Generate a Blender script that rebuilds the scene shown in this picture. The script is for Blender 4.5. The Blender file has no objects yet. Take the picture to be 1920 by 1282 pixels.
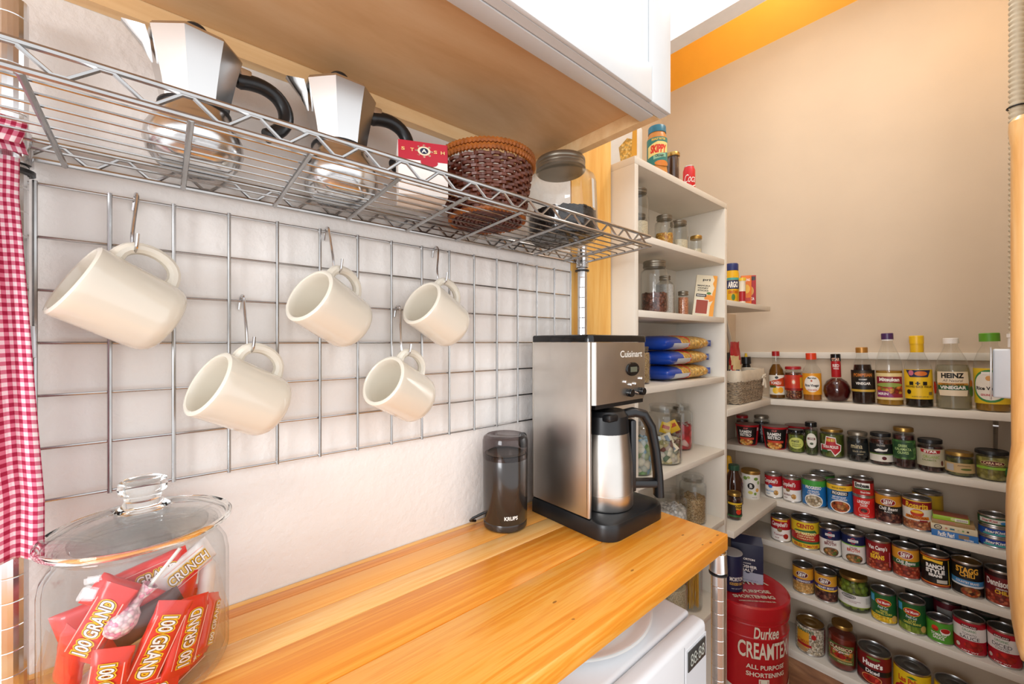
import bpy, bmesh, math, random
from mathutils import Vector, Matrix
random.seed(7)
PI = math.pi
SC = bpy.context.scene
COL = SC.collection

# ------------------------------------------------------------------ camera
H = 1.335                       # eye height above the floor
cam_d = bpy.data.cameras.new('camera')
cam_d.sensor_width = 36.0
cam_d.lens = 767.0 / 1920.0 * 36.0
cam_d.clip_start = 0.02
cam = bpy.data.objects.new('camera', cam_d)
cam.location = (0, 0, H)
cam.rotation_euler = (math.radians(90), 0, math.radians(49.5 - 90))
COL.objects.link(cam)
SC.camera = cam

# ------------------------------------------------------------------ light and exposure
SC.view_settings.view_transform = 'Standard'
SC.view_settings.look = 'None'
SC.view_settings.gamma = 1.0
SC.view_settings.use_curve_mapping = False
SC.view_settings.exposure = 0.60

world = bpy.data.worlds.new('room_daylight')
SC.world = world
world.use_nodes = True
bg = world.node_tree.nodes['Background']
bg.inputs['Color'].default_value = (0.97, 0.98, 1.0, 1)
bg.inputs['Strength'].default_value = 1.03

def area_light(name, loc, target, sx, sy, power, color):
    d = bpy.data.lights.new(name, 'AREA')
    d.shape = 'RECTANGLE'; d.size = sx; d.size_y = sy
    d.energy = power; d.color = color
    o = bpy.data.objects.new(name, d)
    o.location = loc
    o.rotation_euler = (Vector(target) - Vector(loc)).to_track_quat('-Z', 'Y').to_euler()
    COL.objects.link(o)
    return o
# key light added behind the camera, for direction and an even back wall
area_light('key_light', (-2.2, -0.55, H + 0.35), (1.9, 0.35, H + 0.2), 0.9, 0.9, 27, (0.95, 0.97, 1.0))
# ceiling lamp of the pantry entrance, above the frame
lamp = bpy.data.lights.new('ceiling_lamp', 'POINT')
lamp.energy = 8.5; lamp.color = (1.0, 0.94, 0.86); lamp.shadow_soft_size = 0.09
lo = bpy.data.objects.new('ceiling_lamp', lamp)
lo.location = (1.36, 0.22, H + 1.24)
COL.objects.link(lo)
# unseen fill light added behind the header beam to brighten the yellow band
band_fill = bpy.data.lights.new('yellow_band_fill', 'POINT')
band_fill.energy = 3.2; band_fill.color = (1.0, 0.88, 0.70); band_fill.shadow_soft_size = 0.06
b2 = bpy.data.objects.new('yellow_band_fill', band_fill)
b2.location = (1.93, 0.60, H + 1.86)
COL.objects.link(b2)
# unseen orange point light added above the frame to warm the right corner
corner_fill = bpy.data.lights.new('right_corner_fill', 'POINT')
corner_fill.energy = 0.6; corner_fill.color = (1.0, 0.58, 0.2); corner_fill.shadow_soft_size = 0.05
bo = bpy.data.objects.new('right_corner_fill', corner_fill)
bo.location = (1.93, -0.05, H + 1.10)
COL.objects.link(bo)

# ------------------------------------------------------------------ materials
def lin(c): return c / 12.92 if c <= 0.04045 else ((c + 0.055) / 1.055) ** 2.4
def hx(s):
    s = s.lstrip('#')
    return tuple(lin(int(s[i:i + 2], 16) / 255) for i in (0, 2, 4))
MATS = {}
def base_mat(name):
    m = bpy.data.materials.new(name); m.use_nodes = True
    nt = m.node_tree
    return m, nt, nt.nodes['Principled BSDF']
def N(nt, kind, **kw):
    n = nt.nodes.new(kind)
    for k, v in kw.items():
        if k in n.inputs: n.inputs[k].default_value = v
        else: setattr(n, k, v)
    return n
def coords(nt, scale=(1, 1, 1)):
    tc = nt.nodes.new('ShaderNodeTexCoord'); mp = nt.nodes.new('ShaderNodeMapping')
    mp.inputs['Scale'].default_value = scale
    nt.links.new(tc.outputs['Object'], mp.inputs['Vector'])
    return mp.outputs['Vector']
def ramp(nt, fac, stops):
    r = nt.nodes.new('ShaderNodeValToRGB')
    el = r.color_ramp.elements
    while len(el) < len(stops): el.new(0.5)
    for e, (p, c) in zip(el, stops):
        e.position = p; e.color = (*c, 1)
    nt.links.new(fac, r.inputs['Fac'])
    return r
def plain(name, col, rough=0.5, metal=0.0, var=0.06, scale=30, bump=0.0, bscale=200, coat=0.0, spec=0.5):
    """plain colour with a little procedural variation and fine relief"""
    if name in MATS: return MATS[name]
    m, nt, p = base_mat(name)
    c = hx(col) if isinstance(col, str) else col
    v = coords(nt)
    nz = N(nt, 'ShaderNodeTexNoise', Scale=scale, Detail=3.0)
    nt.links.new(v, nz.inputs['Vector'])
    lo = tuple(x * (1 - var) for x in c); hi = tuple(min(1, x * (1 + var)) for x in c)
    r = ramp(nt, nz.outputs['Fac'], [(0.3, lo), (0.7, hi)])
    nt.links.new(r.outputs['Color'], p.inputs['Base Color'])
    p.inputs['Roughness'].default_value = rough
    p.inputs['Metallic'].default_value = metal
    p.inputs['Coat Weight'].default_value = coat
    p.inputs['Specular IOR Level'].default_value = spec
    if bump:
        n2 = N(nt, 'ShaderNodeTexNoise', Scale=bscale, Detail=4.0)
        nt.links.new(v, n2.inputs['Vector'])
        b = N(nt, 'ShaderNodeBump', Strength=bump, Distance=0.002)
        nt.links.new(n2.outputs['Fac'], b.inputs['Height'])
        nt.links.new(b.outputs['Normal'], p.inputs['Normal'])
    MATS[name] = m
    return m
def ink(col):                       # printed colour
    return plain('print_' + col.lstrip('#'), col, rough=0.42, var=0.03)
def wood(name, cols, scale=(1.2, 14, 14), rough=0.4, bump=0.15, coat=0.0, rings=5.0, spots=False):
    if name in MATS: return MATS[name]
    m, nt, p = base_mat(name)
    v = coords(nt, scale)
    n1 = N(nt, 'ShaderNodeTexNoise', Scale=1.6, Detail=5.0, Roughness=0.6, Distortion=0.6)
    nt.links.new(v, n1.inputs['Vector'])
    mul = N(nt, 'ShaderNodeMath', operation='MULTIPLY'); mul.inputs[1].default_value = rings
    nt.links.new(n1.outputs['Fac'], mul.inputs[0])
    fr = N(nt, 'ShaderNodeMath', operation='PINGPONG'); fr.inputs[1].default_value = 1.0
    nt.links.new(mul.outputs[0], fr.inputs[0])
    n2 = N(nt, 'ShaderNodeTexNoise', Scale=9.0, Detail=6.0, Roughness=0.7)
    nt.links.new(v, n2.inputs['Vector'])
    mx = N(nt, 'ShaderNodeMath', operation='MULTIPLY_ADD')
    mx.inputs[1].default_value = 0.55
    nt.links.new(fr.outputs[0], mx.inputs[0])
    m3 = N(nt, 'ShaderNodeMath', operation='MULTIPLY'); m3.inputs[1].default_value = 0.45
    nt.links.new(n2.outputs['Fac'], m3.inputs[0]); nt.links.new(m3.outputs[0], mx.inputs[2])
    cs = [hx(c) for c in cols]
    r = ramp(nt, mx.outputs[0], [(0.15 + 0.7 * i / (len(cs) - 1), c) for i, c in enumerate(cs)])
    out = r.outputs['Color']
    if spots:                       # worn pale patches and dark dents of the worktop
        vv = coords(nt, (1, 1.6, 1))
        n3 = N(nt, 'ShaderNodeTexNoise', Scale=5.5, Detail=3.0)
        nt.links.new(vv, n3.inputs['Vector'])
        r3 = ramp(nt, n3.outputs['Fac'], [(0.62, (0, 0, 0)), (0.72, (1, 1, 1))])
        mm = N(nt, 'ShaderNodeMix', data_type='RGBA')
        mm.inputs[7].default_value = (*hx('#f0b878'), 1)
        k = N(nt, 'ShaderNodeMath', operation='MULTIPLY'); k.inputs[1].default_value = 0.45
        nt.links.new(r3.outputs['Color'], k.inputs[0]); nt.links.new(k.outputs[0], mm.inputs[0])
        nt.links.new(out, mm.inputs[6])
        vo = N(nt, 'ShaderNodeTexVoronoi', Scale=55.0, Randomness=1.0)
        vm = coords(nt, (0.45, 1.0, 1)); nt.links.new(vm, vo.inputs['Vector'])
        n4 = N(nt, 'ShaderNodeTexNoise', Scale=4.0); nt.links.new(vv, n4.inputs['Vector'])
        lt = N(nt, 'ShaderNodeMath', operation='LESS_THAN'); lt.inputs[1].default_value = 0.10
        nt.links.new(vo.outputs['Distance'], lt.inputs[0])
        gt = N(nt, 'ShaderNodeMath', operation='GREATER_THAN'); gt.inputs[1].default_value = 0.56
        nt.links.new(n4.outputs['Fac'], gt.inputs[0])
        an = N(nt, 'ShaderNodeMath', operation='MULTIPLY')
        nt.links.new(lt.outputs[0], an.inputs[0]); nt.links.new(gt.outputs[0], an.inputs[1])
        a2 = N(nt, 'ShaderNodeMath', operation='MULTIPLY'); a2.inputs[1].default_value = 0.7
        nt.links.new(an.outputs[0], a2.inputs[0])
        m4 = N(nt, 'ShaderNodeMix', data_type='RGBA')
        m4.inputs[7].default_value = (*hx('#7a4310'), 1)
        nt.links.new(a2.outputs[0], m4.inputs[0]); nt.links.new(mm.outputs[2], m4.inputs[6])
        out = m4.outputs[2]
    nt.links.new(out, p.inputs['Base Color'])
    p.inputs['Roughness'].default_value = rough
    p.inputs['Coat Weight'].default_value = coat
    p.inputs['Coat Roughness'].default_value = 0.25
    b = N(nt, 'ShaderNodeBump', Strength=bump, Distance=0.001)
    nt.links.new(n2.outputs['Fac'], b.inputs['Height'])
    nt.links.new(b.outputs['Normal'], p.inputs['Normal'])
    MATS[name] = m
    return m
def glass(name, tint=(0.97, 0.98, 0.98), edge=(0.36, 0.41, 0.40), gl=1.0, rough=0.02):
    """clear thin glass: see-through, mirror-like towards grazing angles"""
    if name in MATS: return MATS[name]
    m = bpy.data.materials.new(name); m.use_nodes = True
    nt = m.node_tree; nt.nodes.clear()
    out = nt.nodes.new('ShaderNodeOutputMaterial')
    lw = N(nt, 'ShaderNodeLayerWeight', Blend=0.25)
    r = ramp(nt, lw.outputs['Facing'], [(0.70, tint), (0.97, edge)])
    tr = nt.nodes.new('ShaderNodeBsdfTransparent')
    nt.links.new(r.outputs['Color'], tr.inputs['Color'])
    g = N(nt, 'ShaderNodeBsdfGlossy', Roughness=rough)
    lf = N(nt, 'ShaderNodeLayerWeight', Blend=0.5)      # Schlick reflectance, the same from both sides
    pw = N(nt, 'ShaderNodeMath', operation='POWER'); pw.inputs[1].default_value = 4.0
    nt.links.new(lf.outputs['Facing'], pw.inputs[0])
    k = N(nt, 'ShaderNodeMath', operation='MULTIPLY_ADD'); k.inputs[1].default_value = 0.75 * gl; k.inputs[2].default_value = 0.035 * gl
    nt.links.new(pw.outputs[0], k.inputs[0])
    mx = nt.nodes.new('ShaderNodeMixShader')
    nt.links.new(k.outputs[0], mx.inputs[0])
    nt.links.new(tr.outputs[0], mx.inputs[1]); nt.links.new(g.outputs[0], mx.inputs[2])
    nt.links.new(mx.outputs[0], out.inputs['Surface'])
    MATS[name] = m
    return m
def liquid(name, col, dens=0.5, rough=0.1):
    """coloured liquid: part see-through, part body colour"""
    if name in MATS: return MATS[name]
    m = bpy.data.materials.new(name); m.use_nodes = True
    nt = m.node_tree; p = nt.nodes['Principled BSDF']; out = nt.nodes['Material Output']
    c = hx(col)
    p.inputs['Base Color'].default_value = (*c, 1); p.inputs['Roughness'].default_value = rough
    tr = nt.nodes.new('ShaderNodeBsdfTransparent'); tr.inputs['Color'].default_value = (*c, 1)
    mx = nt.nodes.new('ShaderNodeMixShader'); mx.inputs[0].default_value = dens
    nt.links.new(tr.outputs[0], mx.inputs[1]); nt.links.new(p.outputs[0], mx.inputs[2])
    nt.links.new(mx.outputs[0], out.inputs['Surface'])
    MATS[name] = m
    return m
def grains(name, cols, scale=120, rough=0.6, bump=0.8, stretch=(1, 1, 1)):
    """pieces of food too small to pick apart (or their printed picture)"""
    if name in MATS: return MATS[name]
    m, nt, p = base_mat(name)
    v = coords(nt, stretch)
    vo = N(nt, 'ShaderNodeTexVoronoi', Scale=scale, Randomness=1.0)
    nt.links.new(v, vo.inputs['Vector'])
    sep = nt.nodes.new('ShaderNodeSeparateColor'); nt.links.new(vo.outputs['Color'], sep.inputs[0])
    cs = [hx(c) for c in cols]
    r = ramp(nt, sep.outputs[0], [((i + 0.5) / len(cs), c) for i, c in enumerate(cs)])
    r2 = ramp(nt, vo.outputs['Distance'], [(0.30, (1, 1, 1)), (0.75, (0.35, 0.35, 0.35))])
    mm = N(nt, 'ShaderNodeMix', data_type='RGBA', blend_type='MULTIPLY'); mm.inputs[0].default_value = 0.7
    nt.links.new(r.outputs['Color'], mm.inputs[6]); nt.links.new(r2.outputs['Color'], mm.inputs[7])
    nt.links.new(mm.outputs[2], p.inputs['Base Color'])
    b = N(nt, 'ShaderNodeBump', Strength=bump, Distance=0.003); b.invert = True
    nt.links.new(vo.outputs['Distance'], b.inputs['Height']); nt.links.new(b.outputs['Normal'], p.inputs['Normal'])
    p.inputs['Roughness'].default_value = rough
    MATS[name] = m
    return m

CHROME = plain('chrome', (0.74, 0.74, 0.75), 0.18, 1.0, var=0.05)
WIRE = plain('wire_chrome', (0.46, 0.455, 0.45), 0.27, 1.0, var=0.08)
ALU = plain('polished_aluminium', (0.68, 0.675, 0.67), 0.2, 1.0, var=0.03, scale=12)
TINM = plain('tin_metal', (0.60, 0.60, 0.60), 0.28, 1.0, var=0.06)
TIND = plain('dark_tin_metal', (0.22, 0.24, 0.25), 0.32, 0.9, var=0.08)
GOLD = plain('gold_lid', '#b08d4c', 0.3, 0.85, var=0.06)
PEWTER = plain('pewter_lid', '#8d8577', 0.38, 0.8, var=0.08)
BLACK = plain('black_plastic', '#17181a', 0.34, var=0.1)
BLACKG = plain('black_gloss', '#101113', 0.14, var=0.05)
WHITE = plain('white_paint', '#ece8e2', 0.5, var=0.02, scale=8)
SHELFW = plain('shelf_white', '#e3dccf', 0.5, var=0.03, scale=7, bump=0.06, bscale=90)
CABW = plain('cabinet_white', '#dcdfe0', 0.35, var=0.01)
CREAM = plain('stoneware_cream', '#e5ddcd', 0.16, var=0.015, scale=10, coat=0.4)
PORC = plain('white_porcelain', '#eeeeec', 0.15, var=0.01, coat=0.3)
MWW = plain('appliance_white', '#e9ebee', 0.32, var=0.01)
PLAST = plain('plaster', '#ebe6e1', 0.85, var=0.03, scale=6, bump=0.8, bscale=95)
PLASTB = plain('plaster_pantry', '#cfbda6', 0.85, var=0.03, scale=4, bump=0.12, bscale=70)
CEILM = plain('ceiling_white', '#eeeef0', 0.9, var=0.02, bump=0.1)
STEEL = plain('brushed_steel', (0.68, 0.65, 0.61), 0.30, 1.0, var=0.10, scale=9, bump=0.05, bscale=60)
GLASS = glass('clear_glass')
GLASS2 = glass('thick_glass', (0.975, 0.98, 0.98), (0.26, 0.31, 0.30), 1.0)
def solid_glass(name):
    m, nt, p = base_mat(name)
    p.inputs['Base Color'].default_value = (0.95, 0.98, 0.97, 1); p.inputs['Roughness'].default_value = 0.0
    p.inputs['Transmission Weight'].default_value = 1.0; p.inputs['IOR'].default_value = 1.45
    return m
GLASS3 = solid_glass('cast_glass')
SMOKE = glass('smoky_plastic', (0.55, 0.50, 0.50), (0.25, 0.22, 0.22), 1.0, 0.05)

# ------------------------------------------------------------------ mesh building
class MB:
    def __init__(s): s.v = []; s.f = []; s.m = []; s.mats = []; s.smooth = True
    def mi(s, mat):
        if mat not in s.mats: s.mats.append(mat)
        return s.mats.index(mat)
    def add(s, vs, fs, mat, mx=None):
        o = len(s.v); k = s.mi(mat)
        if mx is not None: vs = [mx @ Vector(v) for v in vs]
        s.v += [tuple(v) for v in vs]
        for f in fs: s.f.append(tuple(i + o for i in f)); s.m.append(k)
        return s
    def mesh(s, name, angle=35):
        me = bpy.data.meshes.new(name)
        me.from_pydata(s.v, [], s.f)
        for m in s.mats: me.materials.append(m)
        me.polygons.foreach_set('material_index', s.m)
        me.polygons.foreach_set('use_smooth', [True] * len(s.f))
        try: me.set_sharp_from_angle(angle=math.radians(angle))
        except Exception: pass
        me.update()
        return me
    # shapes -------------------------------------------------------
    def box(s, c, d, mat, bev=0.0, seg=2, mx=None):
        bm = bmesh.new(); bmesh.ops.create_cube(bm, size=1)
        for v in bm.verts: v.co = Vector((v.co.x * d[0], v.co.y * d[1], v.co.z * d[2]))
        if bev: bmesh.ops.bevel(bm, geom=bm.edges[:], offset=bev, segments=seg, profile=0.5, affect='EDGES')
        bm.verts.ensure_lookup_table()
        vs = [v.co + Vector(c) for v in bm.verts]; fs = [[v.index for v in f.verts] for f in bm.faces]
        bm.free()
        return s.add(vs, fs, mat, mx)
    def lathe(s, prof, mat, n=32, mx=None, a0=0.0, sides=None):
        """prof: list of (r, z), bottom to top outside"""
        vs = []; fs = []; idx = []
        for r, z in prof:
            if r < 1e-6: idx.append([len(vs)]); vs.append((0, 0, z))
            else:
                idx.append(list(range(len(vs), len(vs) + n)))
                for i in range(n):
                    a = a0 + 2 * PI * i / n
                    vs.append((r * math.cos(a), r * math.sin(a), z))
        for A, B in zip(idx, idx[1:]):
            for i in range(n):
                j = (i + 1) % n
                if len(A) == 1 and len(B) == 1: continue
                if len(A) == 1: fs.append((A[0], B[j], B[i]))
                elif len(B) == 1: fs.append((A[i], A[j], B[0]))
                else: fs.append((A[i], A[j], B[j], B[i]))
        return s.add(vs, fs, mat, mx)
    def tube(s, pts, r, mat, n=8, mx=None, closed=False):
        pts = [Vector(p) for p in pts]; k = len(pts)
        rs = r if isinstance(r, (list, tuple)) else [r] * k
        tang = []
        for i in range(k):
            a = pts[(i - 1) % k] if (closed or i > 0) else pts[i]
            b = pts[(i + 1) % k] if (closed or i < k - 1) else pts[i]
            tang.append((b - a).normalized())
        up = Vector((0, 0, 1)) if abs(tang[0].z) < 0.9 else Vector((1, 0, 0))
        nrm = (up - tang[0] * up.dot(tang[0])).normalized()
        vs = []; fs = []
        for i in range(k):
            nrm = (nrm - tang[i] * nrm.dot(tang[i])).normalized()
            bi = tang[i].cross(nrm)
            for j in range(n):
                a = 2 * PI * j / n
                vs.append(pts[i] + (nrm * math.cos(a) + bi * math.sin(a)) * rs[i])
        for i in range(k if closed else k - 1):
            for j in range(n):
                i2 = (i + 1) % k; j2 = (j + 1) % n
                fs.append((i * n + j, i * n + j2, i2 * n + j2, i2 * n + j))
        if not closed:
            fs.append(tuple(reversed(range(n)))); fs.append(tuple(range((k - 1) * n, k * n)))
        return s.add(vs, fs, mat, mx)
    def prism(s, poly, y0, y1, mat, mx=None):
        """polygon in x,z pushed from y0 to y1 (counter-clockwise seen from -y)"""
        n = len(poly)
        vs = [(x, y0, z) for x, z in poly] + [(x, y1, z) for x, z in poly]
        fs = [tuple(range(n)), tuple(reversed(range(n, 2 * n)))]
        fs += [(i, i + n, (i + 1) % n + n, (i + 1) % n) for i in range(n)]
        return s.add(vs, fs, mat, mx)

def smooth(pts, k=4):
    """Catmull-Rom curve through the points"""
    P = [Vector(p) for p in pts]; out = []
    for i in range(len(P) - 1):
        a, b, c, d = P[max(i - 1, 0)], P[i], P[i + 1], P[min(i + 2, len(P) - 1)]
        for j in range(k):
            t = j / k
            out.append(.5 * ((2 * b) + (c - a) * t + (2 * a - 5 * b + 4 * c - d) * t * t + (3 * b - a - 3 * c + d) * t ** 3))
    return out + [P[-1]]
def obj(name, mesh, parent=None, loc=(0, 0, 0), rot=(0, 0, 0), **props):
    o = bpy.data.objects.new(name, mesh)
    COL.objects.link(o)
    o.location = loc; o.rotation_euler = rot
    if parent: o.parent = parent
    for k, v in props.items(): o[k] = v
    return o
def part(name, mb, parent, loc=(0, 0, 0), rot=(0, 0, 0), angle=35, **props):
    return obj(name, mb.mesh(name, angle) if isinstance(mb, MB) else mb, parent, loc, rot, **props)
def thing(name, label, cat, loc=(0, 0, 0), rot=(0, 0, 0), group=None, mesh=None):
    o = obj(name, mesh.mesh(name) if isinstance(mesh, MB) else mesh, None, loc, rot)
    o['label'] = label; o['category'] = cat
    if group: o['group'] = group
    return o
def struct(name, mb, label=None, parent=None):
    o = part(name, mb, parent)
    if parent is None: o['kind'] = 'structure'
    if label and parent is None: o['label'] = label
    return o
def bx(c, d, mat, bev=0.0, seg=2): return MB().box(c, d, mat, bev, seg)
def bb(x0, x1, y0, y1, z0, z1, mat, bev=0.0):
    return MB().box(((x0 + x1) / 2, (y0 + y1) / 2, (z0 + z1) / 2), (x1 - x0, y1 - y0, z1 - z0), mat, bev)

# ------------------------------------------------------------------ lettering and print
TXT = {}
def text2d(s, bold=0.0, shear=0.0):
    """outline font text as flat triangles, normalised to a 1 x 1 box centred on 0"""
    key = (s, bold, shear)
    if key in TXT: return TXT[key]
    cu = bpy.data.curves.new('txt', 'FONT'); cu.body = s; cu.offset = bold; cu.shear = shear
    cu.resolution_u = 3; cu.fill_mode = 'FRONT'
    o = bpy.data.objects.new('txt', cu)
    me = o.to_mesh()
    vs = [(v.co.x, v.co.y) for v in me.vertices]; fs = [tuple(p.vertices) for p in me.polygons]
    o.to_mesh_clear(); bpy.data.objects.remove(o); bpy.data.curves.remove(cu)
    xs = [v[0] for v in vs]; ys = [v[1] for v in vs]
    x0, x1, y0, y1 = min(xs), max(xs), min(ys), max(ys)
    vs = [((x - (x0 + x1) / 2) / (x1 - x0), (y - (y0 + y1) / 2) / (y1 - y0)) for x, y in vs]
    asp = (x1 - x0) / (y1 - y0)
    TXT[key] = (vs, fs, asp)
    return TXT[key]
def cutx(vs, fs, step):
    """slice flat triangles at every step in x so that they bend well"""
    bm = bmesh.new()
    bv = [bm.verts.new((x, y, 0)) for x, y in vs]
    for f in fs:
        try: bm.faces.new([bv[i] for i in f])
        except ValueError: pass
    xs = [v[0] for v in vs]; x = min(xs) + step
    while x < max(xs):
        bmesh.ops.bisect_plane(bm, geom=bm.verts[:] + bm.edges[:] + bm.faces[:], plane_co=(x, 0, 0), plane_no=(1, 0, 0))
        x += step
    bm.verts.index_update()
    r = [(v.co.x, v.co.y) for v in bm.verts], [tuple(v.index for v in f.verts) for f in bm.faces]
    bm.free()
    return r
def shape2d(op):
    """a printed shape in (angle-or-x, z fraction) units -> verts, faces"""
    k = op[0]
    if k == 'r':
        _, a, z, w, h = op[:5]; n = max(1, int(abs(w) / 0.2) + 1)
        vs = [(a - w / 2 + w * i / n, z + sg * h / 2) for i in range(n + 1) for sg in (-1, 1)]
        return vs, [(2 * i, 2 * i + 2, 2 * i + 3, 2 * i + 1) for i in range(n)]
    if k == 'e':
        _, a, z, w, h = op[:5]; n = 14; vs = []
        for i in range(n + 1):
            t = -math.cos(PI * i / n)
            q = math.sqrt(max(0, 1 - t * t)) + 1e-4
            vs += [(a + t * w / 2, z - q * h / 2), (a + t * w / 2, z + q * h / 2)]
        return vs, [(2 * i, 2 * i + 2, 2 * i + 3, 2 * i + 1) for i in range(n)]
    if k == 'p':                                   # polygon fan: ('p', [(a, z)...], col)
        return list(op[1]), [tuple(range(len(op[1])))]
    if k == 't':                                   # ('t', text, a, z, w, h, col, bold, shear)
        _, s, a, z, w, h = op[:6]
        vs, fs, asp = text2d(s, op[7] if len(op) > 7 else 0.02, op[8] if len(op) > 8 else 0.0)
        return [(a + x * w, z + y * h) for x, y in vs], fs
def colour(op):
    c = op[6] if op[0] == 't' else op[2] if op[0] == 'p' else op[5]
    return ink(c) if isinstance(c, str) else c
def wrapped(ops, r, z0, hh, mb_print, mb_text, off=0.0003):
    for i, op in enumerate(ops):
        vs, fs = shape2d(op)
        if op[0] == 'p' or (op[0] == 't' and (r > 0.06 or op[4] > 0.9)): vs, fs = cutx(vs, fs, 0.1)
        rr = r + off + 0.00016 * (i + 1)
        out = [(rr * math.sin(a), -rr * math.cos(a), z0 + z * hh) for a, z in vs]
        (mb_text if op[0] == 't' else mb_print).add(out, fs, colour(op))
def flat(ops, w, h, mb_print, mb_text, mx, off=0.0004):
    """print on a flat face: x,z fractions of w x h, face looks along -y of mx"""
    for i, op in enumerate(ops):
        vs, fs = shape2d(op)
        out = [(x * w, -off - 0.00014 * i, (z - 0.5) * h) for x, z in vs]
        (mb_text if op[0] == 't' else mb_print).add(out, fs, colour(op), mx)

TILT = -0.035                       # the pantry shelves dip slightly towards the corner
def tilted(theta, tilt=TILT):
    return (Matrix.Rotation(tilt, 3, 'X') @ Matrix.Rotation(theta, 3, 'Z')).to_euler()
def face_cam(x, y, extra=0.0):
    return math.atan2(-x, y) + math.radians(extra)
SHZ = dict(A=-.237, B=-.461, C=-.674, D=-.857, E=-1.046, G=-1.298)
def shelf_z(row, y): return H + SHZ[row] + (0 if row == 'G' else TILT * (y - .3))
def on_shelf(row, x, y, extra=0.0):
    return (x, y, shelf_z(row, y) + 0.0002), tilted(face_cam(x, y, extra), 0 if row == 'G' else TILT)
# ================================================================== the room
struct('floor', bb(-2.0, 2.3, -1.6, 1.35, -0.05, 0, wood('floor_brown', ['#7a5138', '#9a6b4a', '#b98a63'], (6, 2, 2), 0.5)), 'worn brown floor under the pantry shelves')
struct('wall_left', bb(-0.9, 0.795, 0.70, 0.80, 0, 2.95, PLAST), 'white textured plaster wall behind the mug grid')
struct('wall_back', bb(2.22, 2.30, -0.16, 1.35, 0, H + 1.435, PLASTB), 'beige pantry wall behind the can shelves')
struct('wall_back_upper', bb(2.22, 2.30, -0.16, 1.35, H + 1.435, 3.4, plain('upper_wall_yellow', '#f7b136', .7, var=.03, scale=5)), 'golden yellow band at the top of the pantry wall')  # top of the wall as its own block in yellow, hard lower edge
struct('wall_alcove', bb(0.97, 2.22, 1.25, 1.35, 0, 3.4, PLASTB), 'deep side wall of the pantry behind the bookcase')
struct('wall_partition', bb(1.58, 2.22, 0.845, 0.875, 0, H + 0.14, PLASTB), 'low side wall beside the can shelves')
struct('wall_right', bb(0.93, 2.22, -0.16, -0.085, 0, 3.4, PLASTB), 'right pantry wall carrying the conduit')
struct('ceiling', bb(1.58, 2.30, -0.16, 1.35, 3.4, 3.45, CEILM), 'white pantry ceiling')
struct('wall_header', bb(1.628, 1.705, -0.085, 1.25, H + 1.268, 3.4, CEILM), 'white header beam above the pantry opening')
struct('wall_cheek', bb(0.795, 0.965, 0.712, 0.80, 0, 2.95, PLAST), 'end of the plaster wall beside the bookcase')
struct('trim_1', bb(0.797, 0.964, 0.698, 0.7115, 0.0, 2.3, wood('pine_board', ['#e8a94c', '#f1bb62', '#f6c878'], (14, 14, 1.2), 0.45)), 'yellow pine board between wall and bookcase')
t = struct('trim_2', bb(2.203, 2.2195, -0.084, 0.84, -0.014, 0.014, SHELFW, 0.002), 'cream strip of trim along the back wall')
t.location = (0, 0, H - 0.052)
t.rotation_euler = (-0.014, 0, 0)

# ------------------------------------------------------------------ pantry wall shelves
def wall_shelf(row, label, y0, y1):
    z = SHZ[row]
    th = 0.025
    o = thing('wall_shelf', label, 'shelf', (2.02, 0.3, H + z), (0 if row == 'G' else TILT, 0, 0), 'long white shelves on the pantry back wall')
    part('board', bb(0, 0.198, y0 - .3, y1 - .3, -th, 0, SHELFW, 0.0015), o)
    return o
wall_shelf('A', 'long white shelf holding the vinegar bottles', -0.082, 0.838)
wall_shelf('B', 'long white shelf holding jars of olives and pickles', -0.082, 0.838)
wall_shelf('C', 'long white shelf holding soup cans and the small boxes', -0.082, 0.838)
wall_shelf('D', 'long white shelf holding broth and chili cans', -0.082, 0.838)
wall_shelf('E', 'long white shelf holding corn, green beans and the olive jar', -0.082, 0.838)
g = wall_shelf('G', 'lowest white shelf with the biggest cans, just above the floor', -0.082, 0.50 + .338)
part('kick_board', bb(0.004, 0.02, -0.38, 0.535, -0.036, -0.0252, SHELFW), g)
o = thing('corner_shelf', 'short white shelf under the wicker basket', 'shelf', (1.565, 0.624, H - .2475), (-0.02, 0, 0))
part('board', bb(0, 0.4535, 0, 0.212, -0.025, 0, SHELFW, 0.0015), o)
o = thing('corner_shelf', 'short white shelf under the mustard and barbecue sauce bottles', 'shelf', (1.565, 0.601, H - .684), (-0.01, 0, 0))
part('board', bb(0, 0.4535, 0, 0.236, -0.025, 0, SHELFW, 0.0015), o)
o = thing('corner_shelf', 'small high white shelf with the cornstarch and orange boxes', 'shelf', (1.565, 0.624, H + .154))
part('board', bb(0, 0.448, 0, 0.2, -0.02, 0, SHELFW, 0.0015), o)
part('bracket', MB().tube([(0.40, 0.19, -0.03), (0.40, 0.17, -0.27)], 0.008, SHELFW, 6), o)
part('bracket', MB().tube([(0.425, 0.185, -0.02), (0.53, 0.175, -0.26)], 0.009, SHELFW, 6), o)
o = thing('shelf_bracket', 'grey metal bracket under the vinegar shelf at right', 'bracket', (2.12, -0.01, H - .262))
part('arm', MB().box((0, 0, -0.007), (0.17, 0.012, 0.004), TINM), o)
part('strut', MB().tube([(-0.06, 0, -0.012), (0.09, 0, -0.14)], 0.006, TINM, 6), o)

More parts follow.
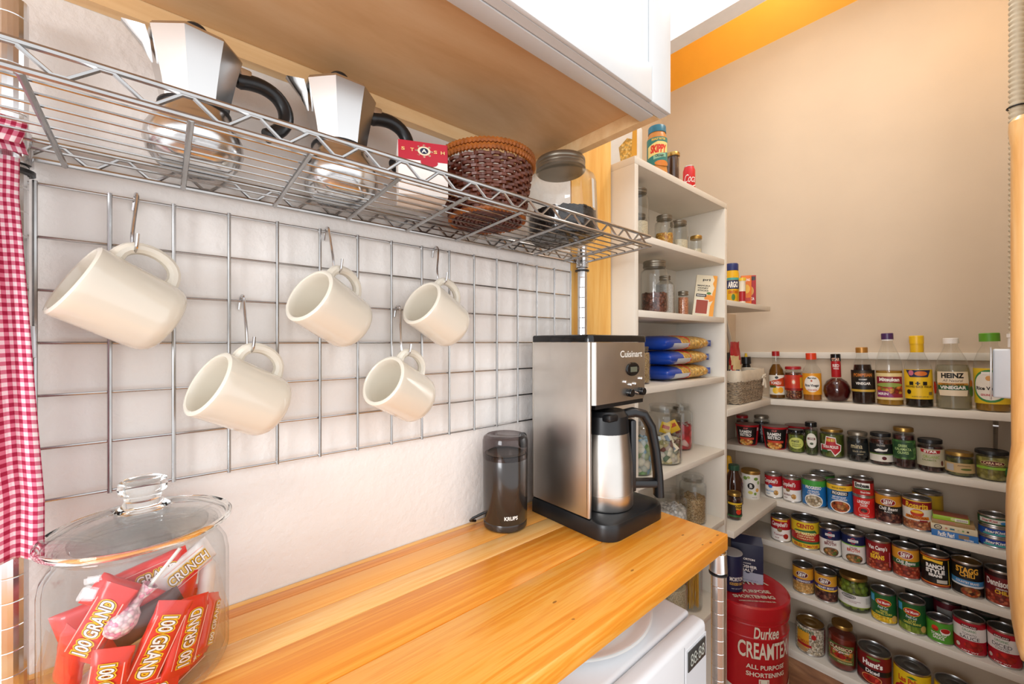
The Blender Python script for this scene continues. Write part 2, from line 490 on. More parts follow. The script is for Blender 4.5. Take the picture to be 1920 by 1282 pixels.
# ------------------------------------------------------------------ bookcase
bc = thing('bookcase', 'tall white bookcase with jars and pasta beside the wire rack', 'bookcase', (0, 0, 0))
X0, X1, YF, YB, ZT = 0.968, 1.562, 0.624, 0.815, H + .503
part('side_panel', bb(X0, X0 + .018, YF, YB, 0, ZT - .02, SHELFW, 0.001), bc)
part('side_panel', bb(X1 - .018, X1, YF, YB, 0, ZT - .02, SHELFW, 0.001), bc)
part('top_panel', bb(X0, X1, YF, YB, ZT - .02, ZT, SHELFW, 0.001), bc)
part('back_panel', bb(X0 + .018, X1 - .018, YB - .006, YB, 0.02, ZT - .02, SHELFW), bc)
US = [.298, .088, -.126, -.388, -.640, -.930]
for z in US:
    part('shelf', bb(X0 + .018, X1 - .018, YF + .001, YB - .006, H + z - .019, H + z, SHELFW, 0.001), bc)

# ------------------------------------------------------------------ wall cabinet
cab = thing('wall_cabinet', 'white wall cabinet with a bare wood underside above the wire shelf', 'cabinet')
BIRCH = wood('birch_ply', ['#cfa473', '#dcb586', '#e4c297'], (1.3, 5, 5), 0.5, 0.05, rings=3.0)
MAPLE = wood('maple_strip', ['#e8bf88', '#f2cd98', '#f6d8a8'], (1.3, 9, 9), 0.5, 0.05)
ZC = H + .397
part('bottom_panel', bb(-0.9, .655, .411, .68, ZC + .024, ZC + .036, BIRCH), cab)
part('back_rail', bb(-0.9, .655, .681, .6995, ZC, ZC + .06, MAPLE), cab)
part('end_panel', bb(.6555, .674, .385, .6995, ZC, ZC + .75, MAPLE), cab)
part('face_frame', bb(-0.9, .655, .385, .4105, ZC - .001, ZC + .04, CABW, .001), cab)
part('carcass', bb(-0.9, .655, .412, .699, ZC + .061, ZC + .75, BIRCH), cab)
for x0, x1 in ((.215, .674), (-.25, .212)):
    d = part('door', bb(x0, x1, .370, .383, ZC + .0, ZC + .74, CABW), cab)
    part('stile', bb(x0, x0 + .06, .3625, .3698, ZC, ZC + .74, CABW, .0015), d)
    part('stile', bb(x1 - .06, x1, .3625, .3698, ZC, ZC + .74, CABW, .0015), d)
    part('rail', bb(x0 + .0605, x1 - .0605, .3625, .3698, ZC, ZC + .06, CABW, .0015), d)
    part('rail', bb(x0 + .0605, x1 - .0605, .3625, .3698, ZC + .68, ZC + .74, CABW, .0015), d)

# ------------------------------------------------------------------ wire rack with worktop
rack = thing('wire_rack', 'chrome wire rack carrying the wooden worktop and an upper wire shelf', 'rack', (0, 0, 0))
def post(x, y, z0, z1):
    mb = MB(); prof = [(0, z0)]
    z = z0; R = .0127
    prof.append((R, z))
    while z + .0255 < z1:
        z += .0255
        prof += [(R, z - .0018), (R - .0004, z - .0009), (R, z)]
    prof += [(R, z1), (0, z1)]
    mb.lathe(prof, CHROME, 20)
    p = part('post', mb, rack, (x, y, 0), angle=8)
    return p
ZW = H - .372
for x, y, z1 in ((.818, .343, ZW - .0325), (.812, .676, H + .245), (-.122, .672, H + .36), (-.122, .343, ZW - .0325)):
    if y > .5: post(x, y, 0, ZW - .0325)
    p = post(x, y, ZW + .0005 if y > .5 else 0, z1)
    if y < .5:
        part('collar', MB().lathe([(.0132, -.001), (.0165, 0), (.0150, .035), (.0132, .036)], CHROME, 20), p, (0, 0, z1 - .037))
        part('ring', MB().lathe([(.0132, 0), (.0168, .0008), (.0168, .0036), (.0132, .0044)], BLACK, 20), p, (0, 0, z1 - .044))
    else:
        part('collar', MB().lathe([(.0132, -.001), (.0165, 0), (.0150, .035), (.0132, .036)], CHROME, 20), p, (0, 0, H + .188))
        part('ring', MB().lathe([(.0132, 0), (.0178, .0008), (.0178, .0046), (.0132, .0054)], BLACK, 20), p, (0, 0, H + .178))
# upper wire shelf (tilts up a little at the front)
STI = 0.045
us = part('upper_shelf', MB().box((0, 0, 0), (.004, .004, .004), WIRE), rack, (0, .69, H + .203), (-STI, 0, 0))
SX0, SX1, SD = -.145, .823, .20
def along(y, z, r, nm='rail'):
    return part(nm, MB().tube([(SX0, y, z), (SX1, y, z)], r, WIRE, 8), us)
along(-SD, 0, .0031); along(-SD, .0215, .0031)
along(0, 0, .0031); along(0, .0215, .0028)
def zig(y):
    pts = []; x = SX0; i = 0
    while x <= SX1 + .0001:
        base = .0028 if i % 2 else .0187
        sgn = -1 if i % 2 == 0 else 1
        pts += [(x - .0045, y, base), (x + .0045, y, base)]
        x += .0272; i += 1
    return MB().tube(pts, .0021, WIRE, 6)
part('truss_wire', zig(-SD), us); part('truss_wire', zig(0), us)
rib = MB().tube([(0, -SD, -.0005), (0, 0, -.0005)], .0029, WIRE, 8).mesh('rib')
for i in range(9): part('rib', rib, us, (-.085 + i * .1055, 0, -.001))
wire = MB().tube([(SX0, 0, 0), (SX1, 0, 0)], .0015, WIRE, 6).mesh('deck_wire')
for i in range(1, 9): part('deck_wire', wire, us, (0, -SD * i / 9, .0042))
for x in (SX0, SX1):
    part('end_rail', MB().tube([(x, -SD, 0), (x, 0, 0)], .0031, WIRE, 8), us)
    part('end_rail', MB().tube([(x, -SD, .0215), (x, 0, .0215)], .0028, WIRE, 8), us)
# lower wire shelf that carries the white oven
ls = part('lower_shelf', MB().box((0, 0, 0), (.004, .004, .004), WIRE), rack, (0, .69, H - .80))
part('rail', MB().tube([(SX0, -.345, 0), (SX1, -.345, 0)], .003, WIRE, 8), ls)
part('rail', MB().tube([(SX0, 0, 0), (SX1, 0, 0)], .003, WIRE, 8), ls)
w2 = MB().tube([(SX0, 0, 0), (SX1, 0, 0)], .002, WIRE, 6).mesh('deck_wire')
for i in range(1, 12): part('deck_wire', w2, ls, (0, -.345 * i / 12, .001))

wt = thing('worktop', 'worn honey-coloured pine worktop on the wire rack', 'worktop', (0, 0, 0))
PL = [(.331, .4705, ['#e88a18', '#f19d2c', '#f6b04a', '#ee962a']), (.471, .5605, ['#e2851a', '#ee9a2e', '#f4ac48']),
      (.5625, .6095, ['#eda650', '#f5b766', '#f9c880']), (.610, .6645, ['#ee9c40', '#f3a94f', '#f6b560']), (.665, .6865, ['#d67f34', '#e29145', '#ea9f52']), (.687, .6985, ['#eda950', '#f4b661', '#f7c374'])]
for i, (y0, y1, cs) in enumerate(PL):
    m = wood('worktop_pine_%d' % i, cs, (0.9, 26 + 4 * i, 14), 0.34, 0.12, coat=0.25, rings=7 + i, spots=(i < 2))
    part('plank', bb(-.30, .834, y0, y1, ZW - .031, ZW, m, .0022 if i in (0,) else .0009), wt)

# ------------------------------------------------------------------ grid panel on the wall
gp = thing('mug_grid', 'steel wire grid panel on the plaster wall with mugs hung from it', 'grid', (0, 0, 0))
GS, GX, GZ, GY = .0592, -.1075, H + .1765, .6885
vert = MB().tube([(0, 0, -6 * GS - .002), (0, 0, .002)], .0023, WIRE, 8).mesh('upright_wire')
for i in range(16): part('upright_wire', vert, gp, (GX + i * GS, GY - .002, GZ))
hor = MB().tube([(0, 0, 0), (15 * GS, 0, 0)], .0017, WIRE, 8).mesh('cross_wire')
for j in range(7): part('cross_wire', hor, gp, (GX, GY + .002, GZ - j * GS))
cl = thing('grid_clip', 'bent metal clip joining the grid panel to the rack post', 'clip', (-.1075, .683, H))
part('plate', MB().box((-.004, 0, 0), (.011, .003, .035), TINM, .0006), cl)
part('tab', MB().box((-.004, .004, -.010), (.006, .006, .010), TINM, .0006), cl)
# ================================================================== mugs on S-hooks
def make_mug():
    R = .0425; hgt = .090
    b = MB()
    b.lathe([(0, 0), (.030, 0), (.031, -.0012), (.034, -.0010), (.038, .002), (.0415, .008), (R, .016), (R, .080), (R + .0004, .087), (R, .0895), (.0405, .0912), (.0385, .0915),
             (.0368, .0905), (.0357, .088), (.0352, .080), (.0350, .014), (.033, .008), (.02, .0062), (0, .006)], CREAM, 48)
    hd = MB(); pts = []
    for i in range(13):
        a = PI * (-0.5 + i / 12)
        pts.append((R - .002 + .027 * math.cos(a) ** .8 if abs(math.cos(a)) > 1e-6 else R - .002, 0, .046 + .0285 * math.sin(a)))
    hd.tube(pts, [.0082] + [.0070] * 11 + [.0082], CREAM, 10)
    return b.mesh('cup'), hd.mesh('handle')
MUG_B, MUG_H = make_mug()
mdir = Vector((-.84, -.27, .47)).normalized()
MUGS = [((-.025, .177), (-.027, .114), 'cream stoneware mug hung at the far left beside the gingham towel', (0, 0)),
        ((.200, .176), (.200, .115), 'cream stoneware mug hung from the top wire in the middle of the three upper mugs', (.02, .0)),
        ((.397, .175), (.383, .115), 'cream stoneware mug hung highest and nearest the coffee maker, showing its whole mouth', (-.02, -.0)),
        ((.086, .059), (.087, -.003), 'cream stoneware mug hung low between the far left and middle mugs', (.0, 0)),
        ((.320, .058), (.312, -.013), 'cream stoneware mug hung low, just left of the coffee grinder', (.0, 0))]
HOOKL = ['steel S-hook holding the far left mug', 'steel S-hook holding the middle upper mug', 'steel S-hook holding the upper mug nearest the coffee maker',
         'steel S-hook holding the lower left mug', 'steel S-hook holding the lower mug near the grinder']
for (tp, bt, lab, (dy, dz)), hl in zip(MUGS, HOOKL):
    m = (mdir + Vector((0, -dy * 4, 0))).normalized()
    h = (Vector((0, 0, 1)) - m * m.z).normalized()
    hook = Vector((bt[0] + .0015, .6445, H + bt[1] - .0072))
    c = hook - h * .0588 - m * (.045 + .021)
    R3 = Matrix((h, m.cross(h), m)).transposed()
    o = thing('mug', lab, 'mug', c, R3.to_euler(), 'cream mugs on the wire grid')
    part('cup', MUG_B, o); part('handle', MUG_H, o)
    zt = H + tp[1]; xt = tp[0]; xb = bt[0]; zb = H + bt[1]
    pts = [(xt - .003, .6965, zt - .013), (xt - .002, .6962, zt - .002), (xt - .001, .6945, zt + .0045), (xt, .690, zt + .007), (xt + .001, .685, zt + .0045), (xt + .001, .6815, zt - .004),
           (xb, .660, zb + .016), (xb, .6555, zb - .001), (xb + .0008, .6515, zb - .0085), (xb + .002, .644, zb - .0105), (xb + .004, .6365, zb - .006), (xb + .005, .6345, zb + .002), (xb + .0055, .634, zb + .010)]
    thing('s_hook', hl, 'hook', (0, 0, 0), mesh=MB().tube(smooth(pts, 3), .0019, CHROME, 8), group='S-hooks on the wire grid')

# ================================================================== things on the upper wire shelf
def up_z(y): return H + .203 + (.69 - y) * math.tan(STI) + .0062
def moka(label, x, y, s, rz):
    o = thing('moka_pot', label, 'coffee pot', (x, y, up_z(y)), tilted(math.radians(rz), -STI), 'moka pots on the wire shelf')
    k = s
    b = MB().lathe([(0, 0), (.036 * k, 0), (.041 * k, .002 * k), (.050 * k, .014 * k), (.0535 * k, .028 * k), (.052 * k, .042 * k), (.044 * k, .058 * k), (.0385 * k, .066 * k), (.0375 * k, .074 * k), (0, .074 * k)], ALU, 48)
    bo_ = part('boiler', b, o)
    part('valve', MB().lathe([(0, 0), (.006, 0), (.005, .005), (.0025, .007), (0, .007)], GOLD, 10, Matrix.Translation((0, .048 * k, .038 * k)) @ Matrix.Rotation(math.radians(-90), 4, 'X')), bo_)
    part('gasket', MB().lathe([(.036 * k, 0), (.0395 * k, .001), (.0395 * k, .003), (.036 * k, .004)], BLACK, 40), o, (0, 0, .0735 * k))
    t = MB(); Rr = [(.0365, .078), (.037, .081), (.040, .1), (.046, .13), (.0525, .157), (.052, .159), (.050, .159), (.045, .13), (.037, .09), (0, .09)]
    t.lathe([(r * k, z * k) for r, z in Rr], ALU, 8, a0=PI / 8)
    tp = part('collector', t, o, angle=20)
    # spout on the -x side
    sp = MB()
    v = []; ring = [(-.043, 0, .121), (-.047, -.010, .142), (-.052, -.013, .157), (-.052, .013, .157), (-.047, .010, .142)]
    tip = [(-.044, 0, .120), (-.054, -.006, .142), (-.072, -.004, .1585), (-.072, .004, .1585), (-.052, .006, .138)]
    vs = [Vector(p) * k for p in ring + tip]
    sp.add(vs, [(0, 1, 6, 5), (1, 2, 7, 6), (3, 4, 9, 8), (4, 0, 5, 9), (2, 3, 8, 7), (5, 6, 7, 8, 9)], ALU)
    part('spout', sp, tp, angle=60)
    ld = MB().lathe([(.051 * k, .159 * k), (.0505 * k, .1615 * k), (.030 * k, .169 * k), (.010 * k, .172 * k), (0, .172 * k)], ALU, 8, a0=PI / 8)
    l = part('lid', ld, o, angle=20)
    part('knob', MB().lathe([(0, .171 * k), (.008 * k, .171 * k), (.0085 * k, .177 * k), (.013 * k, .183 * k), (.0135 * k, .188 * k), (.011 * k, .191 * k), (0, .192 * k)], BLACK, 20), l)
    part('hinge', MB().box((.056 * k, 0, .152 * k), (.016 * k, .018 * k, .016 * k), ALU, .003 * k), o)
    P = [(.046, .141), (.060, .146), (.080, .148), (.098, .142), (.109, .128), (.111, .110), (.103, .094), (.090, .081), (.083, .076)]
    part('handle', MB().tube(smooth([(x_ * k, 0, z_ * k) for x_, z_ in P], 3), [.0085 * k] + [.0105 * k] * 23 + [.0095 * k], BLACK, 14), o)
    return o
moka('polished aluminium moka pot furthest left on the wire shelf', .031, .632, .93, 8)
moka('polished aluminium moka pot standing beside the red and white tea box', .203, .632, 1.0, 0)

# tea box
o = thing('tea_box', 'red and white tea box between the moka pot and the wicker basket', 'box', (.304, .570, up_z(.570)), tilted(math.radians(-22), -STI))
part('carton', bb(-.036, .036, -.03, .03, 0, .105, plain('carton_white', '#efe9e2', .5, var=.02), .001), o)
pr = MB(); tx = MB()
FM = lambda w, d, h: Matrix.Translation((0, -d / 2, h / 2))
flat([('r', 0, .82, .99, .35, '#b3122b'), ('e', .02, .83, .26, .17, '#e6d3b4'), ('e', .02, .83, .17, .115, '#1d2340'), ('e', .12, .62, .35, .16, '#b3122b'),
      ('t', 'T', -.22, .83, .07, .06, '#e8c37e'), ('t', 'A', .02, .83, .10, .065, '#f3ede0'), ('t', 'S', .25, .83, .07, .06, '#e8c37e'), ('t', 'H', .40, .83, .08, .06, '#e8c37e'), ('t', 'S', -.40, .83, .07, .06, '#e8c37e')],
     .072, .105, pr, tx, FM(0, .06, .105))
for sg in range(8):
    a = sg * PI / 4
    flat([('e', .02 + .155 * math.cos(a), .83 + .107 * math.sin(a), .05, .035, '#e6d3b4')], .072, .105, pr, tx, FM(0, .06, .105))
l = part('label_print', pr, o); part('lettering', tx, l)
part('side_print', bb(.0362, .0366, -.03, .03, .07, .105, ink('#b3122b')), o)
o.scale = (1, 1, .76)

# round wicker basket
WICK = plain('wicker_brown', '#5e2c18', .42, var=.3, scale=60)
WICKL = plain('wicker_rim', '#96541f', .42, var=.25, scale=60)
o = thing('wicker_basket', 'round dark brown wicker basket on the wire shelf', 'basket', (.444, .588, up_z(.588)), tilted(0, -STI))
NB = 40
def wring(z, r, ph, wr, amp=.0022, mat=WICK):
    pts = []
    for i in range(NB * 2):
        a = 2 * PI * i / (NB * 2)
        rr = r + (amp if (i + ph) % 4 < 2 else -amp)
        pts.append((rr * math.cos(a), rr * math.sin(a), z))
    return MB().tube(pts, wr, mat, 5, closed=True)
for i in range(14):
    z = .008 + i * .0062; r = .064 + .018 * (z / .1)
    part('strand', wring(z, r, (i % 2) * 2, .0034), o)
for i in range(NB // 2):
    a = 2 * PI * (i * 4 + 1) / (NB * 2)
    if i == 0: stake = MB().tube([(.0635, 0, .003), (.0815, 0, .098)], .0024, WICK, 5).mesh('stake')
    part('stake', stake, o, rot=(0, 0, a))
part('rim', MB().tube([(.0845 * math.cos(2 * PI * i / 160), .0845 * math.sin(2 * PI * i / 160), .098 + (.0012 if i % 2 else -.0012)) for i in range(160)], .0052, WICKL, 7, closed=True), o)
part('rim', MB().tube([(.086 * math.cos(2 * PI * i / 160), .086 * math.sin(2 * PI * i / 160), .1075 + (.001 if i % 2 else -.001)) for i in range(160)], .0046, WICKL, 7, closed=True), o)
for i in range(9): part('base_coil', wring(.0035, .006 + i * .0071, (i % 2) * 2, .0032, .0008), o)
part('foot_rim', MB().tube([(.066 * math.cos(2 * PI * i / 120), .066 * math.sin(2 * PI * i / 120), .004 + (.001 if i % 2 else -.001)) for i in range(120)], .0042, WICKL, 6, closed=True), o)

# big jar of coffee beans
def jar(name, label, loc, rot, r, h, lid_r, lid_h, lid_mat, fill=0, fill_mat=None, neck=None, group=None, gm=None, cat='jar', n=40, lid_style='screw', lidless=False, fill_bump=0.0):
    """screw-top glass jar: glass body with real wall, contents, ribbed metal lid"""
    gm = gm or GLASS
    o = thing(name, label, cat, loc, rot, group)
    nk = neck if neck is not None else lid_r - .002
    hb = h - lid_h                       # top of the glass under the lid
    sh = hb - .35 * (r - nk) - .006
    w = .0022
    prof = [(0, 0), (r * .86, 0), (r * .96, .003), (r, .010), (r, sh - .5 * (r - nk) - .004), (r - .12 * (r - nk), sh - .2 * (r - nk)), (r - .55 * (r - nk), sh + .1 * (r - nk)), (nk, hb - .004), (nk, hb + lid_h * .6)]
    inner = [(max(a - w, 0), z + (w if i < 3 else 0)) for i, (a, z) in enumerate(prof)]
    b = MB().lathe(prof, gm, n); b.lathe(list(reversed(inner)), gm, n)
    part('glass_body', b, o)
    if fill_mat:
        fr = r - w - .0012; z1 = w + .002
        top = z1 + fill
        nn = 40 if fill_bump else n
        if fill_bump:
            rnd = random.Random(hash(name) % 97 + int(r * 1e4))
            mb = MB(); vs = []; fs = []
            rows = 8; 
            pr_ = [(fr * .93, z1), (fr, z1 + .008), (fr, top - .004)] + [(fr * k, top) for k in (.97, .8, .6, .4, .2)]
            mb.lathe([(0, z1)] + pr_ + [(0, top)], fill_mat, nn)
            mb.v = [(x, y, z + (rnd.uniform(-fill_bump, fill_bump) if z > top - .005 else 0)) for x, y, z in mb.v]
        else:
            mb = MB().lathe([(0, z1), (fr * .93, z1), (fr, z1 + .008), (fr, top - .002), (fr * .96, top), (0, top)], fill_mat, n)
        part('contents', mb, o, kind='stuff')
    if not lidless:
        z0 = hb; R = lid_r
        if lid_style == 'screw':
            p = [(R - .001, z0), (R, z0 + .001), (R, z0 + lid_h * .25), (R - .0012, z0 + lid_h * .32), (R - .0005, z0 + lid_h * .45), (R - .0012, z0 + lid_h * .58), (R, z0 + lid_h * .66), (R, z0 + lid_h * .9), (R - .0015, z0 + lid_h), (R * .8, z0 + lid_h), (R * .78, z0 + lid_h - .001), (0, z0 + lid_h - .001)]
        else:
            p = [(R - .001, z0), (R, z0 + .001), (R, z0 + lid_h * .85), (R - .0012, z0 + lid_h), (R * .85, z0 + lid_h), (R * .83, z0 + lid_h - .0008), (0, z0 + lid_h - .0008)]
        part('lid', MB().lathe([(0, z0)] + p, lid_mat, n), o)
    return o
BEANS = grains('roasted_beans', ['#1a1310', '#271c16', '#100b09'], 150, .65, 1.0)
j = jar('coffee_jar', 'large glass jar half full of dark roasted coffee beans under a pewter lid', (.652, .595, up_z(.595)), tilted(.3, -STI), .0745, .176, .053, .024, PEWTER, .052, BEANS, neck=.050, fill_bump=.004, gm=GLASS2)
for i in range(9):
    a = -1.9 + (i % 3) * .02
part('volume_scale', MB().box((-.010, -.0752, .085), (.010, .0008, .06), plain('moulded_glass', '#d8d8d4', .25, var=.02)), j)
# loose beans on top of the pile
bean = MB().lathe([(0, -.0045), (.0028, -.003), (.0036, 0), (.0028, .003), (0, .0045)], plain('coffee_bean', '#1d1410', .6, var=.3), 8)
st = MB(); rnd = random.Random(3)
for i in range(260):
    a = rnd.uniform(0, 2 * PI); rr = .069 * math.sqrt(rnd.random())
    mx = Matrix.Translation((rr * math.cos(a), rr * math.sin(a), .056 + rnd.uniform(-.002, .008) * (1 - rr / .08))) @ Matrix.Rotation(rnd.uniform(0, 6), 4, 'Z') @ Matrix.Rotation(rnd.uniform(.8, 1.8), 4, 'X') @ Matrix.Diagonal((1, .8, 1.1, 1))
    st.add(bean.v, bean.f, bean.mats[0], mx)
part('loose_beans', st, j, kind='stuff')

# ================================================================== cookie jar with sweets
CJ = Vector((-.0165, .612, ZW + .0003))
cj = thing('cookie_jar', 'wide glass sweet jar with a knobbed glass lid at the left of the worktop', 'jar', CJ)
R = .0785
prof = [(0, 0), (R * .86, 0), (R * .95, .003), (R, .012), (R, .122), (R - .002, .134), (R - .007, .143), (R - .010, .148), (R - .010, .156), (R - .007, .160), (R - .008, .163)]
inn = [(max(a - .0035, 0), z + (.0045 if i < 4 else 0)) for i, (a, z) in enumerate(prof)]
b = MB().lathe(prof, GLASS2, 64); b.lathe(list(reversed(inn)), GLASS2, 64)
part('glass_body', b, cj)
dome = [(.0765, .1690), (.066, .1755), (.050, .182), (.034, .186), (.0, .188)]
din = [(.0, .1845), (.034, .1825), (.050, .1785), (.066, .1720), (.0745, .1672)]
l = part('lid', MB().lathe(dome, GLASS2, 64).lathe(din, GLASS2, 64), cj)
part('lid_rim', MB().lathe([(.0745, .1650), (.0790, .1645), (.0815, .167), (.0815, .170), (.079, .1725), (.0765, .1700), (.0745, .1650)], GLASS3, 64), l)
part('lid_knob', MB().lathe([(0, .1885), (.024, .1878), (.0245, .1895), (.0185, .193), (.0155, .198), (.0165, .203), (.0205, .207), (.0215, .213), (.0205, .218), (.0165, .2205), (.0, .2195)], GLASS3, 48), l)
part('lid_inner', MB().lathe([(0, .158), (.055, .158), (.058, .161), (.0585, .1652)], GLASS2, 48), l)

RED = plain('wrapper_red', '#e0261c', .32, var=.12, scale=40, coat=.3)
WRW = plain('wrapper_white', '#efe6e2', .35, var=.08, scale=60)
def wrapper(label, p, roll, yaw=0.0, pitch=0.0, L=.062, W=.024, T=.012, mat=RED, up=True, txt='100 GRAND'):
    L *= 1.15; W *= 1.18; T *= 1.1
    o = thing('candy_bar', label, 'candy', p, group='wrapped candy bars in the glass jar')
    # local: long axis x, print faces -y
    o.rotation_euler = (Matrix.Rotation(yaw, 3, 'Z') @ Matrix.Rotation(pitch, 3, 'X') @ Matrix.Rotation(-roll, 3, 'Y')).to_euler()
    mb = MB(); nx, ny = 14, 10; vs = []; fs = []
    rnd = random.Random(hash(label) % 1000)
    for i in range(nx + 1):
        u = -1 + 2 * i / nx
        pin = 1 if abs(u) < .72 else max(0.07, 1 - ((abs(u) - .72) / .2)) if abs(u) < .92 else .06
        for q in range(ny):
            a = 2 * PI * q / ny
            cx = math.cos(a); sx = math.sin(a)
            ex = .55
            ww = W / 2 * math.copysign(abs(cx) ** ex, cx) * (1.05 if abs(u) > .85 else 1) * (1 + rnd.uniform(-.02, .02))
            tt = T / 2 * math.copysign(abs(sx) ** ex, sx) * pin * (1 + rnd.uniform(-.08, .08))
            vs.append((u * L / 2, tt, ww))
    for i in range(nx):
        for q in range(ny):
            fs.append((i * ny + q, i * ny + (q + 1) % ny, (i + 1) * ny + (q + 1) % ny, (i + 1) * ny + q))
    fs.append(tuple(range(ny))); fs.append(tuple(reversed(range(nx * ny, (nx + 1) * ny))))
    mb.add(vs, fs, mat)
    w = part('wrapper', mb, o, angle=60)
    if txt:
        pr = MB(); tx = MB()
        m = Matrix.Translation((0, -T / 2 - .0006, 0))
        tw = .70 * L
        asp = text2d(txt, .03)[2]; th = min(W * .42, tw / asp * 1.5)
        flat([('t', txt, 0, .5, tw / L * 1.05, th / W * 1.35, '#f5c021', .16), ('t', txt, 0, .5, tw / L * 1.02, th / W * 1.15, '#7c4a12', .07), ('t', txt, 0, .5, tw / L, th / W, '#f7f0ee', .02)], L, W, pr, tx, m)
        flat([('r', 0, .10, .72, .035, '#f3b3a8'), ('r', 0, .90, .72, .03, '#f3b3a8')], L, W, pr, tx, m)
        part('edge_line', pr, w); part('lettering', tx, w)
    return o
# jar interior: radius .071 round CJ
def J(dx, dy, dz): return (CJ.x + dx, CJ.y + dy, CJ.z + dz)
G1 = math.radians
wrapper('red candy bar leaning steeply at the left of the glass jar', J(-.030, -.047, .098), G1(62), yaw=-.45, L=.066)
wrapper('red candy bar reading downwards in the front middle of the glass jar', J(.012, -.058, .064), G1(-113), yaw=.05, L=.070, W=.025)
wrapper('red candy bar reading upwards in the front right of the glass jar', J(.035, -.052, .058), G1(74), yaw=.55, L=.066, W=.024)
wrapper('red candy bar at the bottom left front of the glass jar', J(-.024, -.060, .040), G1(-98), yaw=-.3, L=.064, W=.026)
wrapper('red candy bar lying flat at the back top of the pile in the jar', J(.004, -.020, .121), G1(12), yaw=.1, pitch=.2, L=.062)
wrapper('red candy bar at the far right inside the glass jar', J(.056, -.022, .047), G1(62), yaw=1.05, L=.052, W=.022, txt='100 GRAND')
wrapper('red candy bar lying crosswise behind the lollipop', J(-.010, -.034, .108), G1(-38), yaw=0, L=.06, txt=None)
wrapper('red candy bar standing behind the front right bars', J(.030, -.022, .088), G1(80), yaw=.3, L=.062, txt=None)
wrapper('white candy bar wrapper sticking up at the right back of the jar', J(.036, -.020, .118), G1(25), yaw=.4, L=.05, W=.024, mat=WRW, txt='CRUNCH')
wrapper('white candy bar pressed against the right side of the jar', J(.056, -.006, .085), G1(70), yaw=1.25, L=.05, W=.024, mat=WRW, txt=None)
wrapper('white candy bar at the bottom left corner of the jar', J(-.030, -.030, .032), G1(40), yaw=-.8, L=.055, W=.026, mat=WRW, txt=None)
wrapper('red candy bar lying at the back left of the jar', J(-.035, .005, .085), G1(15), yaw=-.2, L=.062, txt=None)
wrapper('red candy bar buried on the floor of the jar behind', J(.0, .015, .06), G1(35), yaw=.3, L=.064, txt=None)
wrapper('red candy bar buried at the back right of the jar', J(.018, .018, .075), G1(-30), yaw=.2, L=.064, txt=None)
wrapper('red candy bar lying flat on the floor of the jar', J(-.01, -.02, .025), G1(5), yaw=.1, pitch=1.2, L=.066, txt=None)
wrapper('red candy bar lying low across the front right of the jar', J(.032, -.037, .022), G1(8), yaw=.7, L=.05, txt='100 GRAND')
wrapper('red candy bar wedged at the lower left side of the jar', J(-.052, -.028, .062), G1(75), yaw=-1.0, L=.055, txt=None)
wrapper('red candy bar lying low across the front middle of the jar', J(-.002, -.054, .020), G1(-6), yaw=.0, L=.055, txt='100 GRAND')
wrapper('brown candy bar lying across the middle of the pile', J(.006, -.044, .086), G1(20), yaw=.1, L=.05, mat=plain('wrapper_brown', '#5a2a1c', .35, var=.2), txt=None)
lp = thing('lollipop', 'pink wrapped lollipop on a white stick leaning in the candy jar', 'lollipop', J(-.0135, -.052, .096))
PINK = grains('pink_wrapper', ['#f4c6cf', '#f7dadd', '#e788a8', '#f6e6e4'], 260, .35, .2)
lr = Matrix.Rotation(math.radians(38), 3, 'Y').to_euler()
lp.rotation_euler = lr
part('head', MB().lathe([(0, -.016), (.008, -.014), (.0125, -.007), (.013, .001), (.010, .009), (.0045, .014), (.0035, .022), (.0055, .028)], PINK, 16), lp)
part('stick', MB().tube([(0, 0, .01), (0, 0, .072)], .0018, WHITE, 8), lp)
part('wrapper_tail', MB().lathe([(.0036, .020), (.0075, .034), (.0065, .034), (.003, .021)], PINK, 10), lp)

# ================================================================== coffee grinder
kr = thing('coffee_grinder', 'black electric coffee grinder with a smoky clear lid beside the coffee maker', 'grinder', (.532, .644, ZW + .0002), (0, 0, face_cam(.532, .644, 8)))
KR = plain('grinder_black', '#2c2622', .2, var=.06, coat=.3)
part('body', MB().lathe([(0, 0), (.041, 0), (.044, .003), (.0445, .013), (.0438, .0145), (.0445, .016), (.0455, .08), (.0455, .142), (.0435, .146), (0, .146)], KR, 48), kr)
part('lid', MB().lathe([(.0458, .138), (.0462, .148), (.0462, .172), (.044, .180), (.038, .184), (.034, .1825), (0, .1825)], SMOKE, 48), kr)
part('bowl', MB().lathe([(.036, .150), (.040, .147), (.036, .1463), (.012, .1463), (0, .148)], PEWTER, 32), kr)
tx = MB(); wrapped([('t', 'KRUPS', .12, .5, .60, .075, '#f2efe9', .03)], .0452, -.02, .10, tx, tx)
part('lettering', tx, kr)
part('lid_tab', MB().box((.040, .022, .165), (.016, .02, .03), BLACK, .004), kr)
cd = thing('power_cord', 'black power cord looping behind the coffee grinder', 'cord', (0, 0, 0), mesh=MB().tube([(.49, .690, ZW + .004), (.475, .686, ZW + .010), (.474, .676, ZW + .018), (.487, .669, ZW + .024), (.497, .664, ZW + .028)], .0028, BLACK, 8))

